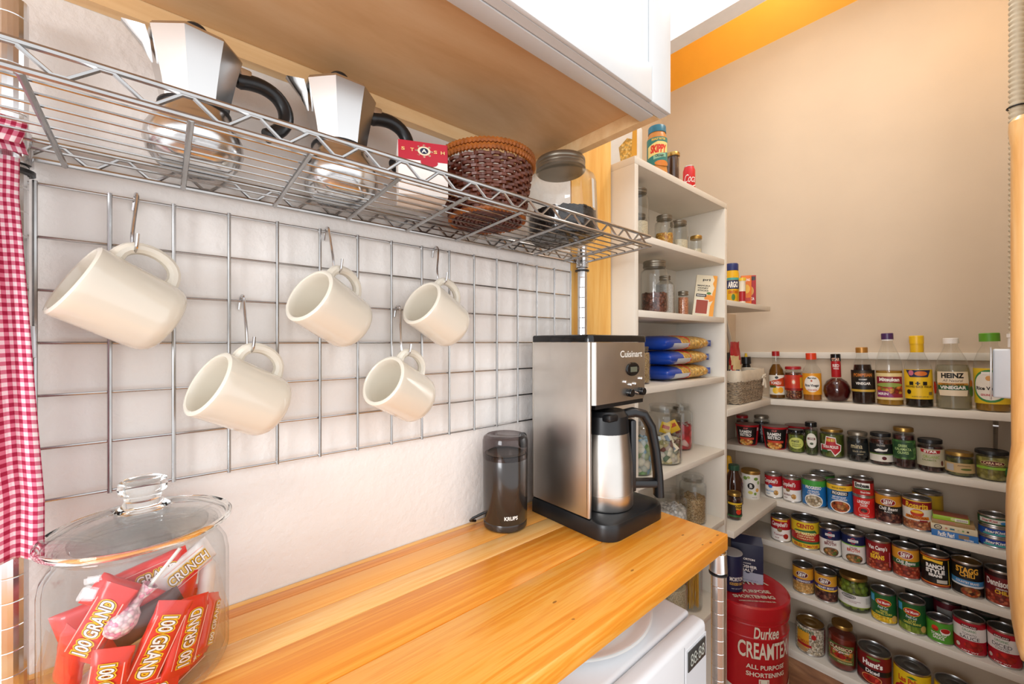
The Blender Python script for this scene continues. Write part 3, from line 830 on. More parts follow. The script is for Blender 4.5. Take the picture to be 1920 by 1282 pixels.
# ================================================================== coffee maker
cmx = thing('coffee_maker', 'brushed steel drip coffee maker with a thermal carafe on the worktop', 'coffee maker', (.722, .560, ZW + .0003), (0, 0, math.radians(0)))
def rr_slab(x0, x1, y0, y1, z0, z1, rad, mat, top=.006, n=6):
    """slab with rounded front corners and a softened top edge"""
    def ring(g):
        pts = []
        for cx, cy, a0, r_ in ((x0 + rad, y0 + rad, PI, rad), (x1 - rad, y0 + rad, 1.5 * PI, rad), (x1 - .006, y1 - .006, 0, .006), (x0 + .006, y1 - .006, .5 * PI, .006)):
            for q in range(n + 1):
                a = a0 + .5 * PI * q / n
                pts.append((cx + (r_ - g) * math.cos(a), cy + (r_ - g) * math.sin(a)))
        return pts
    mb = MB(); vs = []; fs = []
    lev = [(z0, .0), (z1 - top, .0), (z1 - top * .3, top * .3), (z1, top)] if top else [(z0, 0), (z1, 0)]
    k = 4 * (n + 1)
    for z, g in lev: vs += [(x, y, z) for x, y in ring(g)]
    for i_ in range(len(lev) - 1):
        for q in range(k): fs.append((i_ * k + q, i_ * k + (q + 1) % k, (i_ + 1) * k + (q + 1) % k, (i_ + 1) * k + q))
    fs.append(tuple(reversed(range(k)))); fs.append(tuple(range((len(lev) - 1) * k, len(lev) * k)))
    return mb.add(vs, fs, mat)
part('base', rr_slab(-.104, .100, -.110, .099, 0, .032, .035, BLACK, .008), cmx)
part('steel_housing', rr_slab(-.101, -.0945, -.061, .098, .0325, .371, .003, STEEL, .0), cmx)
part('housing_corner', MB().tube([(-.0965, -.0560, .0325), (-.0965, -.0560, .371)], .0050, STEEL, 20), cmx)
part('rear_column', bb(-.0855, .088, .035, .098, .0325, .371, BLACK), cmx)
part('right_housing', rr_slab(.0885, .098, .030, .098, .0325, .371, .004, STEEL, 0), cmx)
hd = part('brew_head', rr_slab(-.0905, .098, -.062, .0345, .248, .371, .012, STEEL, .0), cmx)
part('head_underside', bb(-.075, .094, -.055, .034, .238, .2475, BLACK), cmx)
tp = part('top_cover', rr_slab(-.102, .100, -.064, .099, .3715, .386, .014, BLACKG, .004), cmx)
part('cover_seam', MB().box((-.078, .018, .3863), (.0014, .150, .0006), plain('seam', '#3a3a3a', .5)), tp)
pr = MB(); tx = MB()
fm = Matrix.Translation((.012, -.0622, .310))
flat([('t', 'Cuisinart', .16, .80, .50, .115, '#efeae0', .01)], .162, .122, pr, tx, fm, .0004)
part('lettering', tx, hd)
dsp = part('display', MB().lathe([(0, 0), (.0165, 0), (.0165, .0015), (.0150, .003), (0, .003)], BLACKG, 32, fm @ Matrix.Translation((.030, 0, .004)) @ Matrix.Rotation(PI / 2, 4, 'X') @ Matrix.Diagonal((1.45, .90, 1, 1))), hd)
part('screen', bb(.030, .054, -.0660, -.0654, .308, .319, plain('lcd', '#676a5a', .25, var=.02)), dsp)
for x, z in ((.002, -.022), (.022, -.029), (.038, -.028), (.062, -.018)):
    part('button', MB().lathe([(0, 0), (.0036, 0), (.0036, .003), (.002, .0042), (0, .0042)], CHROME, 14, fm @ Matrix.Translation((x, 0, z)) @ Matrix.Rotation(PI / 2, 4, 'X')), hd)
for x in (.014, .058):
    part('knob', MB().lathe([(0, 0), (.0085, 0), (.0085, .010), (.0075, .0115), (0, .0115)], BLACKG, 18, fm @ Matrix.Translation((x, 0, -.045)) @ Matrix.Rotation(PI / 2, 4, 'X')), hd)
part('toggle', MB().tube([(.047, -.0625, .2635), (.048, -.073, .262)], [.0035, .0018], CHROME, 10), hd)
# carafe
cf = part('carafe', MB().lathe([(0, 0), (.056, 0), (.058, .004), (.058, .030), (.0575, .0306), (.058, .0312), (.0565, .09), (.050, .150), (.0485, .155), (0, .155)], STEEL, 48), cmx, (-.012, -.030, .0335))
part('carafe_collar', MB().lathe([(.0487, .150), (.050, .152), (.048, .186), (.040, .196), (0, .197)], BLACK, 40), cf)
part('pour_lip', MB().box((-.03, -.036, .186), (.03, .02, .014), BLACK, .004), cf)
hm = Matrix.Rotation(math.radians(-38), 4, 'Z')
hp = [(.040, 0, .186), (.062, 0, .190), (.082, 0, .186), (.098, 0, .160), (.108, 0, .11), (.114, 0, .06), (.116, 0, .012)]
mbh = MB()
for sgn in (0,):
    secs = []
    for (x, y, z), wd, dp in zip(hp, (.028, .03, .032, .033, .033, .032, .030), (.018, .020, .020, .018, .016, .016, .018)):
        secs.append((x, z, wd, dp))
vs = []; fs = []; n = 12
for i, (x, z, wd, dp) in enumerate(secs):
    a = secs[max(0, i - 1)]; bq = secs[min(len(secs) - 1, i + 1)]
    tx_, tz_ = bq[0] - a[0], bq[1] - a[1]; ln = math.hypot(tx_, tz_); nx_, nz_ = -tz_ / ln, tx_ / ln
    for q in range(n):
        an = 2 * PI * q / n
        ca = math.copysign(abs(math.cos(an)) ** .6, math.cos(an)); sa = math.copysign(abs(math.sin(an)) ** .6, math.sin(an))
        vs.append((x + nx_ * ca * dp / 2, sa * wd / 2, z + nz_ * ca * dp / 2))
for i in range(len(secs) - 1):
    for q in range(n): fs.append((i * n + q, (i + 1) * n + q, (i + 1) * n + (q + 1) % n, i * n + (q + 1) % n))
fs.append(tuple(reversed(range(n)))); fs.append(tuple(range((len(secs) - 1) * n, len(secs) * n)))
mbh.add(vs, fs, BLACK, hm)
part('handle', mbh, cf, angle=50)
part('handle_arm', MB().box((.085, 0, .040), (.062, .026, .016), BLACK, .004, mx=hm), cf)
part('handle_spine', MB().box((.058, 0, .10), (.012, .028, .15), BLACK, .004, mx=hm), cf)

# ================================================================== white oven and plates under the worktop
mw = thing('microwave', 'white microwave oven with a digital display under the worktop', 'microwave', (0, 0, 0))
zb, zt = H - .7935, H - .505
part('body', MB().box((.505, .5175, (zb + zt) / 2), (.50, .298, zt - zb), MWW, .006, 3), mw)
fr = part('front_panel', MB().box((.505, .352, (zb + zt) / 2), (.50, .031, zt - zb), MWW, .010, 4), mw)
part('control_panel', MB().box((.713, .3365, zt - .12), (.075, .0012, .2), plain('panel_grey', '#d7dade', .35, var=.01)), fr)
sc = part('display', MB().box((.713, .3352, zt - .042), (.064, .002, .034), plain('display_dark', '#3b3d3c', .2, var=.03), .0006), fr)
tx = MB(); flat([('t', '88:88', 0, .5, .80, .62, '#b9bdb4', .0)], .064, .034, tx, tx, Matrix.Translation((.713, .3340, zt - .042)))
part('digits', tx, sc)
part('door_seam', bb(.670, .6715, .3362, .3372, zb + .01, zt - .012, plain('seam_grey', '#8c9094', .5)), fr)
PLN = [(0, 0), (.060, 0), (.064, -.001), (.066, .001), (.085, .004), (.13, .017), (.1325, .0195), (.130, .020), (.085, .0075), (.066, .0045), (0, .0045)]
PL_ = MB().lathe(PLN, PORC, 64).mesh('plate')
for i, lab in enumerate(('white dinner plate at the bottom of the stack on the microwave', 'white dinner plate in the middle of the stack on the microwave', 'white dinner plate on top of the stack on the microwave')):
    s_ = (1.24, 1.24, 1.05)[i]
    o = thing('dinner_plate', lab, 'plate', (.58 - i * .004, .532, zt + .0015 + i * .0062), group='white plates on the microwave', mesh=PL_)
    o.scale = (s_, s_, 1)

# ================================================================== gingham towel on the left post
m, nt, p = base_mat('gingham')
tc = nt.nodes.new('ShaderNodeTexCoord'); sx_ = nt.nodes.new('ShaderNodeSeparateXYZ')
nt.links.new(tc.outputs['UV'], sx_.inputs[0])
sn = []
for ax in (0, 1):
    md = N(nt, 'ShaderNodeMath', operation='FRACT')
    ml = N(nt, 'ShaderNodeMath', operation='MULTIPLY'); ml.inputs[1].default_value = 1 / .0085
    nt.links.new(sx_.outputs[ax], ml.inputs[0]); nt.links.new(ml.outputs[0], md.inputs[0])
    st_ = N(nt, 'ShaderNodeMath', operation='GREATER_THAN'); st_.inputs[1].default_value = .5
    nt.links.new(md.outputs[0], st_.inputs[0]); sn.append(st_)
ad = N(nt, 'ShaderNodeMath', operation='ADD')
nt.links.new(sn[0].outputs[0], ad.inputs[0]); nt.links.new(sn[1].outputs[0], ad.inputs[1])
hf = N(nt, 'ShaderNodeMath', operation='MULTIPLY'); hf.inputs[1].default_value = .5
nt.links.new(ad.outputs[0], hf.inputs[0])
r = ramp(nt, hf.outputs[0], [(0.1, hx('#f3dfe2')), (0.5, hx('#d4728b')), (0.9, hx('#a3163f'))])
r.color_ramp.interpolation = 'CONSTANT'
r.color_ramp.elements[1].position = .3; r.color_ramp.elements[2].position = .8
nt.links.new(r.outputs['Color'], p.inputs['Base Color']); p.inputs['Roughness'].default_value = .9
GING = m
tw = MB(); nz, nx = 60, 26; vs = []; fs = []; uv = []
for i in range(nz + 1):
    v_ = i / nz; z = .185 - v_ * .405
    wid = .085 + .035 * min(1, v_ * 1.3)
    right = -.1095 + .0185 * min(1, max(0, (v_ - .10) / .75)) ** 1.0
    for q in range(nx + 1):
        u_ = q / nx
        x = right - wid * (1 - u_)
        y = .628 + .009 * math.sin(u_ * 15 + v_ * 2.2) * (1 - .3 * v_) + .004 * math.sin(u_ * 31 + 1)
        vs.append((x, y, H + z + .003 * math.sin(u_ * 9) * v_)); uv.append((u_ * .15, v_ * .41))
for i in range(nz):
    for q in range(nx):
        a = i * (nx + 1) + q
        fs.append((a, a + nx + 1, a + nx + 2, a + 1))
tw.add(vs, fs, GING)
me = tw.mesh('cloth')
ul = me.uv_layers.new(name='UVMap')
for lp_ in me.loops: ul.data[lp_.index].uv = uv[lp_.vertex_index]
to = thing('tea_towel', 'red and white gingham tea towel hanging at the left rack post', 'towel', (0, 0, 0))
c_ = part('cloth', me, to)
sd = c_.modifiers.new('thickness', 'SOLIDIFY'); sd.thickness = .0014
tl = MB()
pts = []
vs = []; fs = []; uv = []
for i in range(17):
    a = PI * i / 16
    for q in range(9):
        u_ = q / 8
        vs.append((-.155 + .048 * u_ + .004 * math.sin(a * 2), .640 - .016 * math.cos(a), H + .2 + .028 * math.sin(a) - .004 * u_)); uv.append((u_ * .06, i * .004))
for i in range(16):
    for q in range(8): a = i * 9 + q; fs.append((a, a + 9, a + 10, a + 1))
tl.add(vs, fs, GING); me = tl.mesh('fold')
ul = me.uv_layers.new(name='UVMap')
for lp_ in me.loops: ul.data[lp_.index].uv = uv[lp_.vertex_index]
f_ = part('fold', me, to); sd = f_.modifiers.new('thickness', 'SOLIDIFY'); sd.thickness = .0014

# ================================================================== right wall: conduit, box, paddle
CON = plain('conduit_cream', '#cbbfa6', .5, var=.06)
cn = thing('conduit', 'cream corrugated flexible conduit running up the right wall', 'conduit', (1.25, -.032, H + .012))
prof = [(0, 0)]
z = 0
while z < 1.0: prof += [(.0085, z), (.0105, z + .003), (.0105, z + .006), (.0085, z + .009)]; z += .010
prof.append((0, z))
part('hose', MB().lathe(prof, CON, 16), cn)
part('connector', MB().lathe([(0, -.022), (.011, -.022), (.011, -.004), (.0125, -.003), (.0125, .004), (.0, .004)], WHITE, 16), cn)
cs_ = part('strap', MB().tube([(.012 * math.cos(a * PI / 8), .012 * math.sin(a * PI / 8), .44) for a in range(17)], .0016, BLACK, 6), cn)
bxo = thing('junction_box', 'white metal electrical junction box on the right wall', 'electrical box', (1.25, -.04, H - .062))
JB = plain('box_white', '#dfe3e8', .4, var=.02)
part('box', MB().box((.035, -.002, 0), (.075, .080, .096), JB, .004, 3), bxo)
part('cover_plate', MB().box((.035, .0400, 0), (.100, .0025, .102), TINM, .001), bxo)
for z in (-.030, 0, .030):
    part('knockout', MB().lathe([(.0125, 0), (.0135, .0006), (.0115, .0006), (.0125, 0)], JB, 24, Matrix.Translation((-.0026, .004, z)) @ Matrix.Rotation(-PI / 2, 4, 'Y')), bxo)
PADW = wood('paddle_wood', ['#d79a55', '#e6b06c', '#efc389'], (16, 16, 1.5), .35, .05, coat=.2)
pd = thing('paddle', 'long pale wooden paddle hanging blade-down on the right wall', 'paddle', (1.0, -.048, H))
part('shaft', MB().lathe([(0, -.22), (.0115, -.22), (.0125, .0), (.0125, .30), (.0150, .325), (.0145, .338), (.009, .345), (0, .346)], PADW, 20, Matrix.Translation((0, .016, 0))), pd)
bl = MB(); secs = []
for z, wx, wy in ((-.15, .012, .0125), (-.185, .020, .0155), (-.215, .032, .0180), (-.26, .045, .0190), (-.32, .052, .0185), (-.38, .050, .0165), (-.43, .040, .0130), (-.465, .022, .0085), (-.485, .006, .004)):
    secs.append([(wx * math.cos(a * PI / 8), .0145 + wy * math.sin(a * PI / 8) * (1 - .0), z) for a in range(16)])
vs = [v for s_ in secs for v in s_]; n = 16
fs = [(i * n + q, i * n + (q + 1) % n, (i + 1) * n + (q + 1) % n, (i + 1) * n + q) for i in range(len(secs) - 1) for q in range(n)]
fs += [tuple(reversed(range(n))), tuple(range((len(secs) - 1) * n, len(secs) * n))]
fs = [tuple(reversed(f)) for f in fs]
bl.add(vs, fs, PADW)
part('blade', bl, pd, angle=60)
# ================================================================== tins and cans
P_RED = grains('pic_red_beans', ['#8c2a17', '#b5432a', '#6d1d12', '#c9694a'], 130, .4, .1)
P_PINTO = grains('pic_pinto_beans', ['#a2512f', '#c98154', '#7d3a22', '#d9a074'], 130, .4, .1)
P_DARK = grains('pic_dark_beans', ['#3a1a1a', '#5a2a26', '#8a5a45', '#2a1214'], 130, .4, .1)
P_CHICK = grains('pic_chickpeas', ['#d9a55a', '#e6bd7c', '#c58b40'], 130, .4, .1)
P_HOM = grains('pic_hominy', ['#e3d6bf', '#d0bd9c', '#8d7f69', '#efe6d2'], 190, .4, .1)
P_SOUP = grains('pic_chowder', ['#d9ccb0', '#b9a483', '#8d7a58', '#efe5cd'], 110, .4, .1)
P_STEW = grains('pic_stew', ['#9c3a1c', '#c7622c', '#6d2513', '#d99a4d', '#3f1a10'], 110, .4, .1)
P_BROTH = grains('pic_broth_bowl', ['#6d3a1e', '#a96a35', '#c99a58', '#3a2012', '#54702c'], 120, .4, .1)
P_CORN = grains('pic_corn', ['#f2c81e', '#e6b013', '#f7dc54'], 170, .4, .1)
P_GREEN = grains('pic_green_beans', ['#7f9a2b', '#5f7d1e', '#a7b850'], 130, .4, .1, (1, 1, .35))
P_TOM = grains('pic_tomato', ['#d3241a', '#e8442c', '#a5140f'], 60, .4, .1)
P_NOOD = grains('pic_noodles', ['#d9822f', '#e8a64a', '#b5501e', '#f0c77a'], 120, .4, .1)
P_VEG = grains('pic_vegetables', ['#c4452a', '#e09a3a', '#5f7a2c', '#8a2618'], 90, .4, .1)

def can(label, row, x, y, r, h, base, ops, extra=0.0, lid=TINM, group=None, z=None, bare=0.035, name='food_can'):
    loc, rot = on_shelf(row, x, y, extra)
    if z is not None:
        up = Vector((0, 0, 1)); up.rotate(Matrix.Rotation(0 if row == 'G' else TILT, 3, 'X'))
        loc = Vector(loc) + up * z
    o = thing(name, label, 'can', loc, rot, group)
    R = r
    body = [(0, .001), (R * .93, .001), (R * .97, 0), (R, .0015), (R, .004), (R - .001, .005), (R - .001, h - .005), (R, h - .004), (R, h - .0008), (R - .0008, h), (R - .0022, h), (R - .0028, h - .0008), (R - .003, h - .0045)]
    part('tin_body', MB().lathe(body, TINM, 40), o)
    l = [(R - .003, h - .0045), (R * .80, h - .0045), (R * .78, h - .0038), (R * .72, h - .0038), (R * .70, h - .0046), (R * .5, h - .0046), (R * .48, h - .004), (R * .42, h - .004), (R * .40, h - .0046), (0, h - .0046)]
    part('lid', MB().lathe(l, lid, 40), o)
    z0 = h * bare + .003; hh = h * (1 - 2 * bare) - .006
    if base is not None:
        pr = MB(); tx = MB()
        rl = R - .0004
        pr.lathe([(rl, z0), (rl, z0 + hh)], ink(base) if isinstance(base, str) else base, 40)
        bands = [o_ for o_ in ops if o_[0] == 'b']; rest = [o_ for o_ in ops if o_[0] != 'b']
        for i, (_, a, b_, c) in enumerate(bands):
            pr.lathe([(rl + .00012 * (i + 1), z0 + a * hh), (rl + .00012 * (i + 1), z0 + b_ * hh)], ink(c) if isinstance(c, str) else c, 40)
        wrapped(rest, rl + .00012 * (len(bands) + 1), z0, hh, pr, tx)
        lb = part('paper_label', pr, o)
        if tx.v: part('lettering', tx, lb)
    return o

W_ = '#f3efe8'; RD = '#b01722'; BK = '#16130f'; YL = '#f2c230'; NV = '#16204a'
GC = 'cans on the long pantry shelves'
def campbell(label, row, x, y, r, h, sub, cl, extra, dot, lid=TINM, yellow=False):
    ops = [('b', .52, 1, RD), ('t', 'Campbell\u2019s', 0, .74, 1.75, .26, W_, .02, .35), ('e', 0, .50, .50, .17, dot), ('t', sub, -.10, .28, 1.15, .10, cl), ('e', .62, .22, .55, .24, P_TOM if 'Tomato' in sub else P_CHICK), ('t', 'SOUP', -.3, .12, .45, .05, cl)]
    if yellow: ops.insert(1, ('r', 0, .95, 1.7, .07, YL))
    return can(label, row, x, y, r, h, W_, ops, extra, lid, GC)
campbell('red and white soup can with a blue disc beside the gold-lidded canister', 'C', 2.067, .626, .0335, .102, 'Cream of Chicken', '#2f7fb5', -22, '#2f6fc0')
campbell('red and white soup can with a brown mushroom picture and gold disc', 'C', 2.065, .556, .033, .102, 'Cream of Mushroom', '#7a3020', -26, '#8a6a3a')
can('blue clam chowder soup can with a green top band', 'C', 2.073, .479, .0415, .116, '#1d6fae', [('b', .76, 1, '#3f9a3a'), ('t', 'PROGRESSO', -.05, .72, 1.35, .13, W_, .03, .1), ('t', 'NEW ENGLAND', -.05, .58, .9, .07, W_), ('t', 'CLAM CHOWDER', -.05, .49, 1.05, .07, W_), ('e', -.05, .20, 1.55, .52, W_), ('e', -.05, .20, 1.40, .44, P_SOUP)], 0, TINM, GC)
can('blue vegetable soup can with a yellow top band', 'C', 2.074, .393, .0417, .116, '#1d6fae', [('b', .80, 1, YL), ('p', [(-.7, .62), (.62, .62), (.7, .78), (-.62, .78)], BK), ('t', 'PROGRESSO', -.02, .70, 1.15, .12, W_, .03, .1), ('t', 'RICH & HEARTY', -.05, .90, 1.1, .06, BK), ('t', 'BEEF POT ROAST', -.05, .55, 1.05, .07, W_), ('t', 'COUNTRY VEGETABLES', -.05, .47, 1.2, .06, W_), ('e', -.0, .20, 1.6, .48, W_), ('e', -.0, .20, 1.45, .40, P_STEW)], 0, TINM, GC)
can('red sliced olives can at the bottom of the two-can stack', 'C', 2.064, .318, .0325, .084, '#cf1f1c', [('t', 'LINDSAY', 0, .80, 1.2, .16, W_, .03), ('t', 'SLICED', 0, .64, .7, .10, W_), ('e', 0, .36, 1.05, .44, '#e7b9a8'), ('e', 0, .36, .98, .40, '#cf1f1c'), ('e', 0, .36, .62, .20, P_DARK), ('t', 'RIPE OLIVES', 0, .09, .9, .07, W_)], 0, TINM, GC)
can('small red and white chile can on top of the red olives can', 'C', 2.064, .318, .0325, .066, '#b3201a', [('b', .82, 1, '#55160f'), ('r', -.1, .62, 1.55, .42, W_), ('r', -.1, .42, 1.55, .08, '#2c7a36'), ('t', 'Embasa', -.1, .65, 1.35, .28, BK, .05), ('t', 'Sliced Chiles', .2, .2, .9, .13, W_)], 0, TINM, GC, z=.0845)
can('chili beans can with a black band and orange top on the soup shelf', 'C', 2.069, .248, .0372, .110, '#d08a1e', [('b', .34, .62, BK), ('b', 0, .36, P_DARK), ('e', 0, .77, 1.15, .26, W_), ('e', 0, .77, 1.08, .23, '#8c1a20'), ('t', 'S&W', 0, .77, .75, .17, W_, .03, .25), ('t', 'Chili Beans', 0, .53, 1.45, .13, W_, .02, .2), ('t', 'BLACK', 0, .41, .6, .06, W_)], 0, TINM, GC)
can('refried beans can with an orange banner and red stripes', 'C', 2.070, .171, .0388, .112, '#eee7da', [('b', .72, .97, '#8d1320'), ('b', .97, 1, YL), ('b', 0, .30, P_PINTO), ('e', 0, .57, .9, .26, '#c23a1d'), ('e', 0, .62, .8, .10, YL), ('t', 'Rosarita', 0, .83, 1.6, .22, YL, .03, .1), ('p', [(-.85, .36), (.85, .36), (.8, .47), (-.8, .47)], '#e5861c'), ('t', 'TRADITIONAL', 0, .415, 1.45, .09, '#7a1014', .02), ('r', .42, .31, .55, .05, '#8d1320')], 0, TIND, GC)
for (lab, col, z0) in (('tuna can with a green label at the top of the three-can stack', '#1f5a38', .0685), ('blue tuna can in the middle of the three-can stack', '#174a9c', .0342), ('blue tuna can at the bottom of the three-can stack', '#1a3f98', 0)):
    ops = [('t', 'StarKist', .15, .58, 1.25, .42, W_, .03, .15), ('r', .1, .2, 1.4, .2, '#4fb6a8')] if z0 < .06 else [('r', 0, .52, 1.7, .62, '#d8d5cc'), ('t', 'StarKist', -.15, .55, 1.0, .34, '#b0202a', .02, .15), ('e', .75, .4, .5, .4, '#2f7fc0')]
    can(lab, 'C', 2.067, -.010, .0365, .0335, col, ops, -8, TIND, 'tuna cans stacked on the soup shelf', z=z0, bare=.09, name='tuna_can')

campbell('tomato soup can with a yellow strip, leftmost on the broth shelf', 'D', 2.071, .600, .0365, .103, 'Tomato', '#9c3030', -6, '#8a6a3a', TIND, True)
can('yellow and red peeled tomatoes can, widest on the broth shelf', 'D', 2.082, .511, .0498, .119, '#e6c42a', [('b', .17, .26, '#2f6b34'), ('b', .26, .56, '#b3221f'), ('t', 'CENTO', 0, .84, 1.25, .17, '#b3221f', .04), ('p', [(-.9, .60), (.9, .60), (.7, .72), (-.7, .66)], '#3a6b3a'), ('t', 'SAN MARZANO', 0, .56, 1.5, .12, '#f3e3a0', .04), ('t', 'CERTIFIED', 0, .44, 1.2, .06, '#f3e3a0'), ('t', 'TOMATOES', 0, .35, 1.3, .05, '#f3e3a0'), ('t', 'PEELED TOMATOES', 0, .08, 1.8, .11, '#b3221f', .03)], 0, TIND, GC)
for lab, y, r, sub, tr, ex in (('white and navy beef broth can', .4235, .0355, 'BEEF', None, 0), ('white and navy chicken broth can with a green line', .350, .0368, 'CHICKEN', '#8cc63f', 0)):
    can(lab, 'D', 2.068, y, r, .112, '#e6e2da', [('b', .66, 1, NV), ('b', .62, .66, tr or NV), ('e', 0, .82, .42, .24, '#b3202c'), ('e', 0, .82, .34, .18, NV), ('r', 0, .82, .85, .09, W_), ('t', 'SWANSON', 0, .82, .72, .05, NV), ('t', sub, 0, .56, .6, .07, '#7a2a22', .02), ('t', 'BROTH', 0, .46, 1.05, .12, '#7a2a22' if not tr else '#c4452a', .03), ('e', .05, .15, 1.45, .36, '#6b6156'), ('e', .05, .15, 1.32, .30, P_BROTH)], ex, TINM, GC)
can('dark red pork and beans can with yellow lettering', 'D', 2.069, .2755, .0368, .112, '#8a1a1c', [('b', 0, .32, P_RED), ('t', 'Van Camp\u2019s', -.05, .78, 1.55, .20, W_, .03), ('t', 'PORK', -.2, .60, .55, .09, YL, .03), ('t', 'BEANS', -.1, .46, 1.1, .17, YL, .04), ('r', .95, .4, .12, .55, '#d4708a')], 0, TINM, GC)
can('chili beans can with a green band and orange top on the broth shelf', 'D', 2.069, .2005, .0368, .112, '#d9962a', [('b', .42, .60, '#2a5f33'), ('b', 0, .42, P_RED), ('e', 0, .80, 1.15, .26, W_), ('e', 0, .80, 1.08, .23, '#8c1a20'), ('t', 'S&W', 0, .80, .75, .17, W_, .03, .25), ('t', 'Chili Beans', 0, .54, 1.45, .12, W_, .02, .2), ('t', 'PINTO', 0, .45, .6, .05, W_)], 0, TIND, GC)
can('black ranch beans can framed by orange lines', 'D', 2.069, .1255, .0368, .112, '#14120f', [('b', .94, .975, '#e07a1c'), ('b', .975, 1, '#7a2a1a'), ('b', .05, .085, '#e07a1c'), ('b', 0, .05, '#8a2a18'), ('r', 1.05, .5, .12, .84, '#c9a825'), ('p', [(-.9, .80), (-.2, .84), (.5, .78), (.55, .90), (-.9, .93)], YL), ('t', 'RANCH', 0, .68, 1.25, .15, W_, .06), ('t', 'STYLE', 0, .51, 1.3, .15, W_, .06), ('t', 'BEANS', 0, .37, .9, .10, W_, .06), ('r', .45, .19, .75, .12, '#c9c2b5')], 0, TIND, GC)
can('black chili can with gold lettering and a blue stripe', 'D', 2.069, .050, .0372, .112, '#14110f', [('b', .34, .50, '#3f8cc4'), ('b', .28, .34, '#dfe6ea'), ('t', 'STAGG', 0, .83, 1.45, .20, '#f0b23a', .04), ('t', 'CHILI', 0, .67, .95, .14, '#f0b23a', .03), ('t', 'COUNTRY BRAND', 0, .42, 1.5, .08, W_, .02), ('e', .2, .13, 1.3, .34, '#7a4a26'), ('e', .2, .13, 1.15, .28, P_STEW)], 0, GOLD, GC)
can('dark red chili can with white script beside the paddle blade', 'D', 2.068, -.024, .0355, .112, '#6d1418', [('b', 0, .36, P_RED), ('b', .86, 1, '#2a0d0c'), ('t', 'Dennison\u2019s', .05, .68, 1.7, .22, W_, .03), ('t', 'ORIGINAL', .2, .50, .7, .05, W_), ('t', 'CHILI', .2, .40, .85, .12, YL, .03)], -10, TIND, GC)

can('chickpea can with an orange top and purple band, leftmost on the olive shelf', 'E', 2.069, .516, .0372, .112, '#d99a2a', [('b', .42, .55, '#3b2a6a'), ('b', 0, .42, P_CHICK), ('e', -.1, .75, 1.15, .26, W_), ('e', -.1, .75, 1.08, .23, '#5d1418'), ('t', 'S&W', -.1, .75, .75, .17, W_, .03, .25), ('t', 'GARBANZOS', 0, .485, 1.35, .08, W_, .02)], 0, TIND, GC)
can('kidney bean can with an orange top, next to the olive jar', 'E', 2.069, .438, .0372, .112, '#d99a2a', [('b', .46, .60, '#3b2a6a'), ('b', .40, .46, YL), ('b', 0, .40, P_DARK), ('e', -.1, .78, 1.15, .26, W_), ('e', -.1, .78, 1.08, .23, '#5d1418'), ('t', 'S&W', -.1, .78, .75, .17, W_, .03, .25), ('t', 'KIDNEY BEANS', 0, .53, 1.45, .08, W_, .02)], 0, TIND, GC)
for lab, y, sub1, sub2, pic in (('green can of whole kernel corn', .261, 'WHOLE', 'KERNEL CORN', P_CORN), ('green can of cut green beans', .184, 'CUT', 'GREEN BEANS', P_GREEN)):
    can(lab, 'E', 2.068, y, .0368, .112, '#1e5a2a', [('b', 0, .22, pic), ('r', -.95, .80, .45, .26, '#4aa3c9'), ('e', 0, .72, 1.25, .27, YL), ('e', 0, .72, 1.17, .235, '#b3201f'), ('t', 'Del Monte', 0, .72, .95, .10, W_, .02, .1), ('t', 'Fresh Cut', -.05, .53, .8, .10, '#dfe8f0', .01, .3), ('t', sub1, 0, .41, .55, .08, '#d9d25a', .02), ('t', sub2, 0, .32, 1.25, .08, '#d9d25a', .02), ('e', .85, .18, .5, .24, '#c9a25a')], 0, TIND, GC)
can('short bright green tomato sauce can', 'E', 2.065, .115, .0332, .078, '#4f9a2a', [('e', -.35, .68, .55, .28, P_TOM), ('e', .45, .60, .85, .34, W_), ('e', .45, .64, .75, .24, '#b02018'), ('t', 'TOMATO', -.1, .40, 1.15, .15, W_, .03), ('t', 'SAUCE', -.1, .24, .85, .15, W_, .03)], 0, TIND, GC)
for lab, y, big, small, ex in (('red and white organic tomato sauce can', .045, 'SAUCE', 'TOMATO', 0), ('red and white organic diced tomatoes can next to the paddle tip', -.030, 'DICED', 'TOMATOES', -8)):
    r_ = .0380 if y > 0 else .0362
    z1, z2 = (.50, .61) if big == 'SAUCE' else (.60, .49)
    can(lab, 'E', 2.070, y, r_, .112, '#b5182a', [('b', .42, .84, '#efe9e4'), ('r', 0, .87, 1.0, .09, '#5d0f16'), ('t', 'KIRKLAND', 0, .87, .85, .055, W_, .02), ('t', 'ORGANIC', 0, .74, .85, .08, '#4f8a4a', .01), ('t', small, 0, z2, .85, .07, '#4a4440', .0), ('t', big, 0, z1, 1.2, .11, '#2a2626', .0), ('e', .25, .24, 1.2, .30, P_TOM), ('e', -.75, .18, .3, .13, '#d9cfc4'), ('t', 'NET WT', 0, .05, 1.0, .045, W_)], ex, TIND, GC)

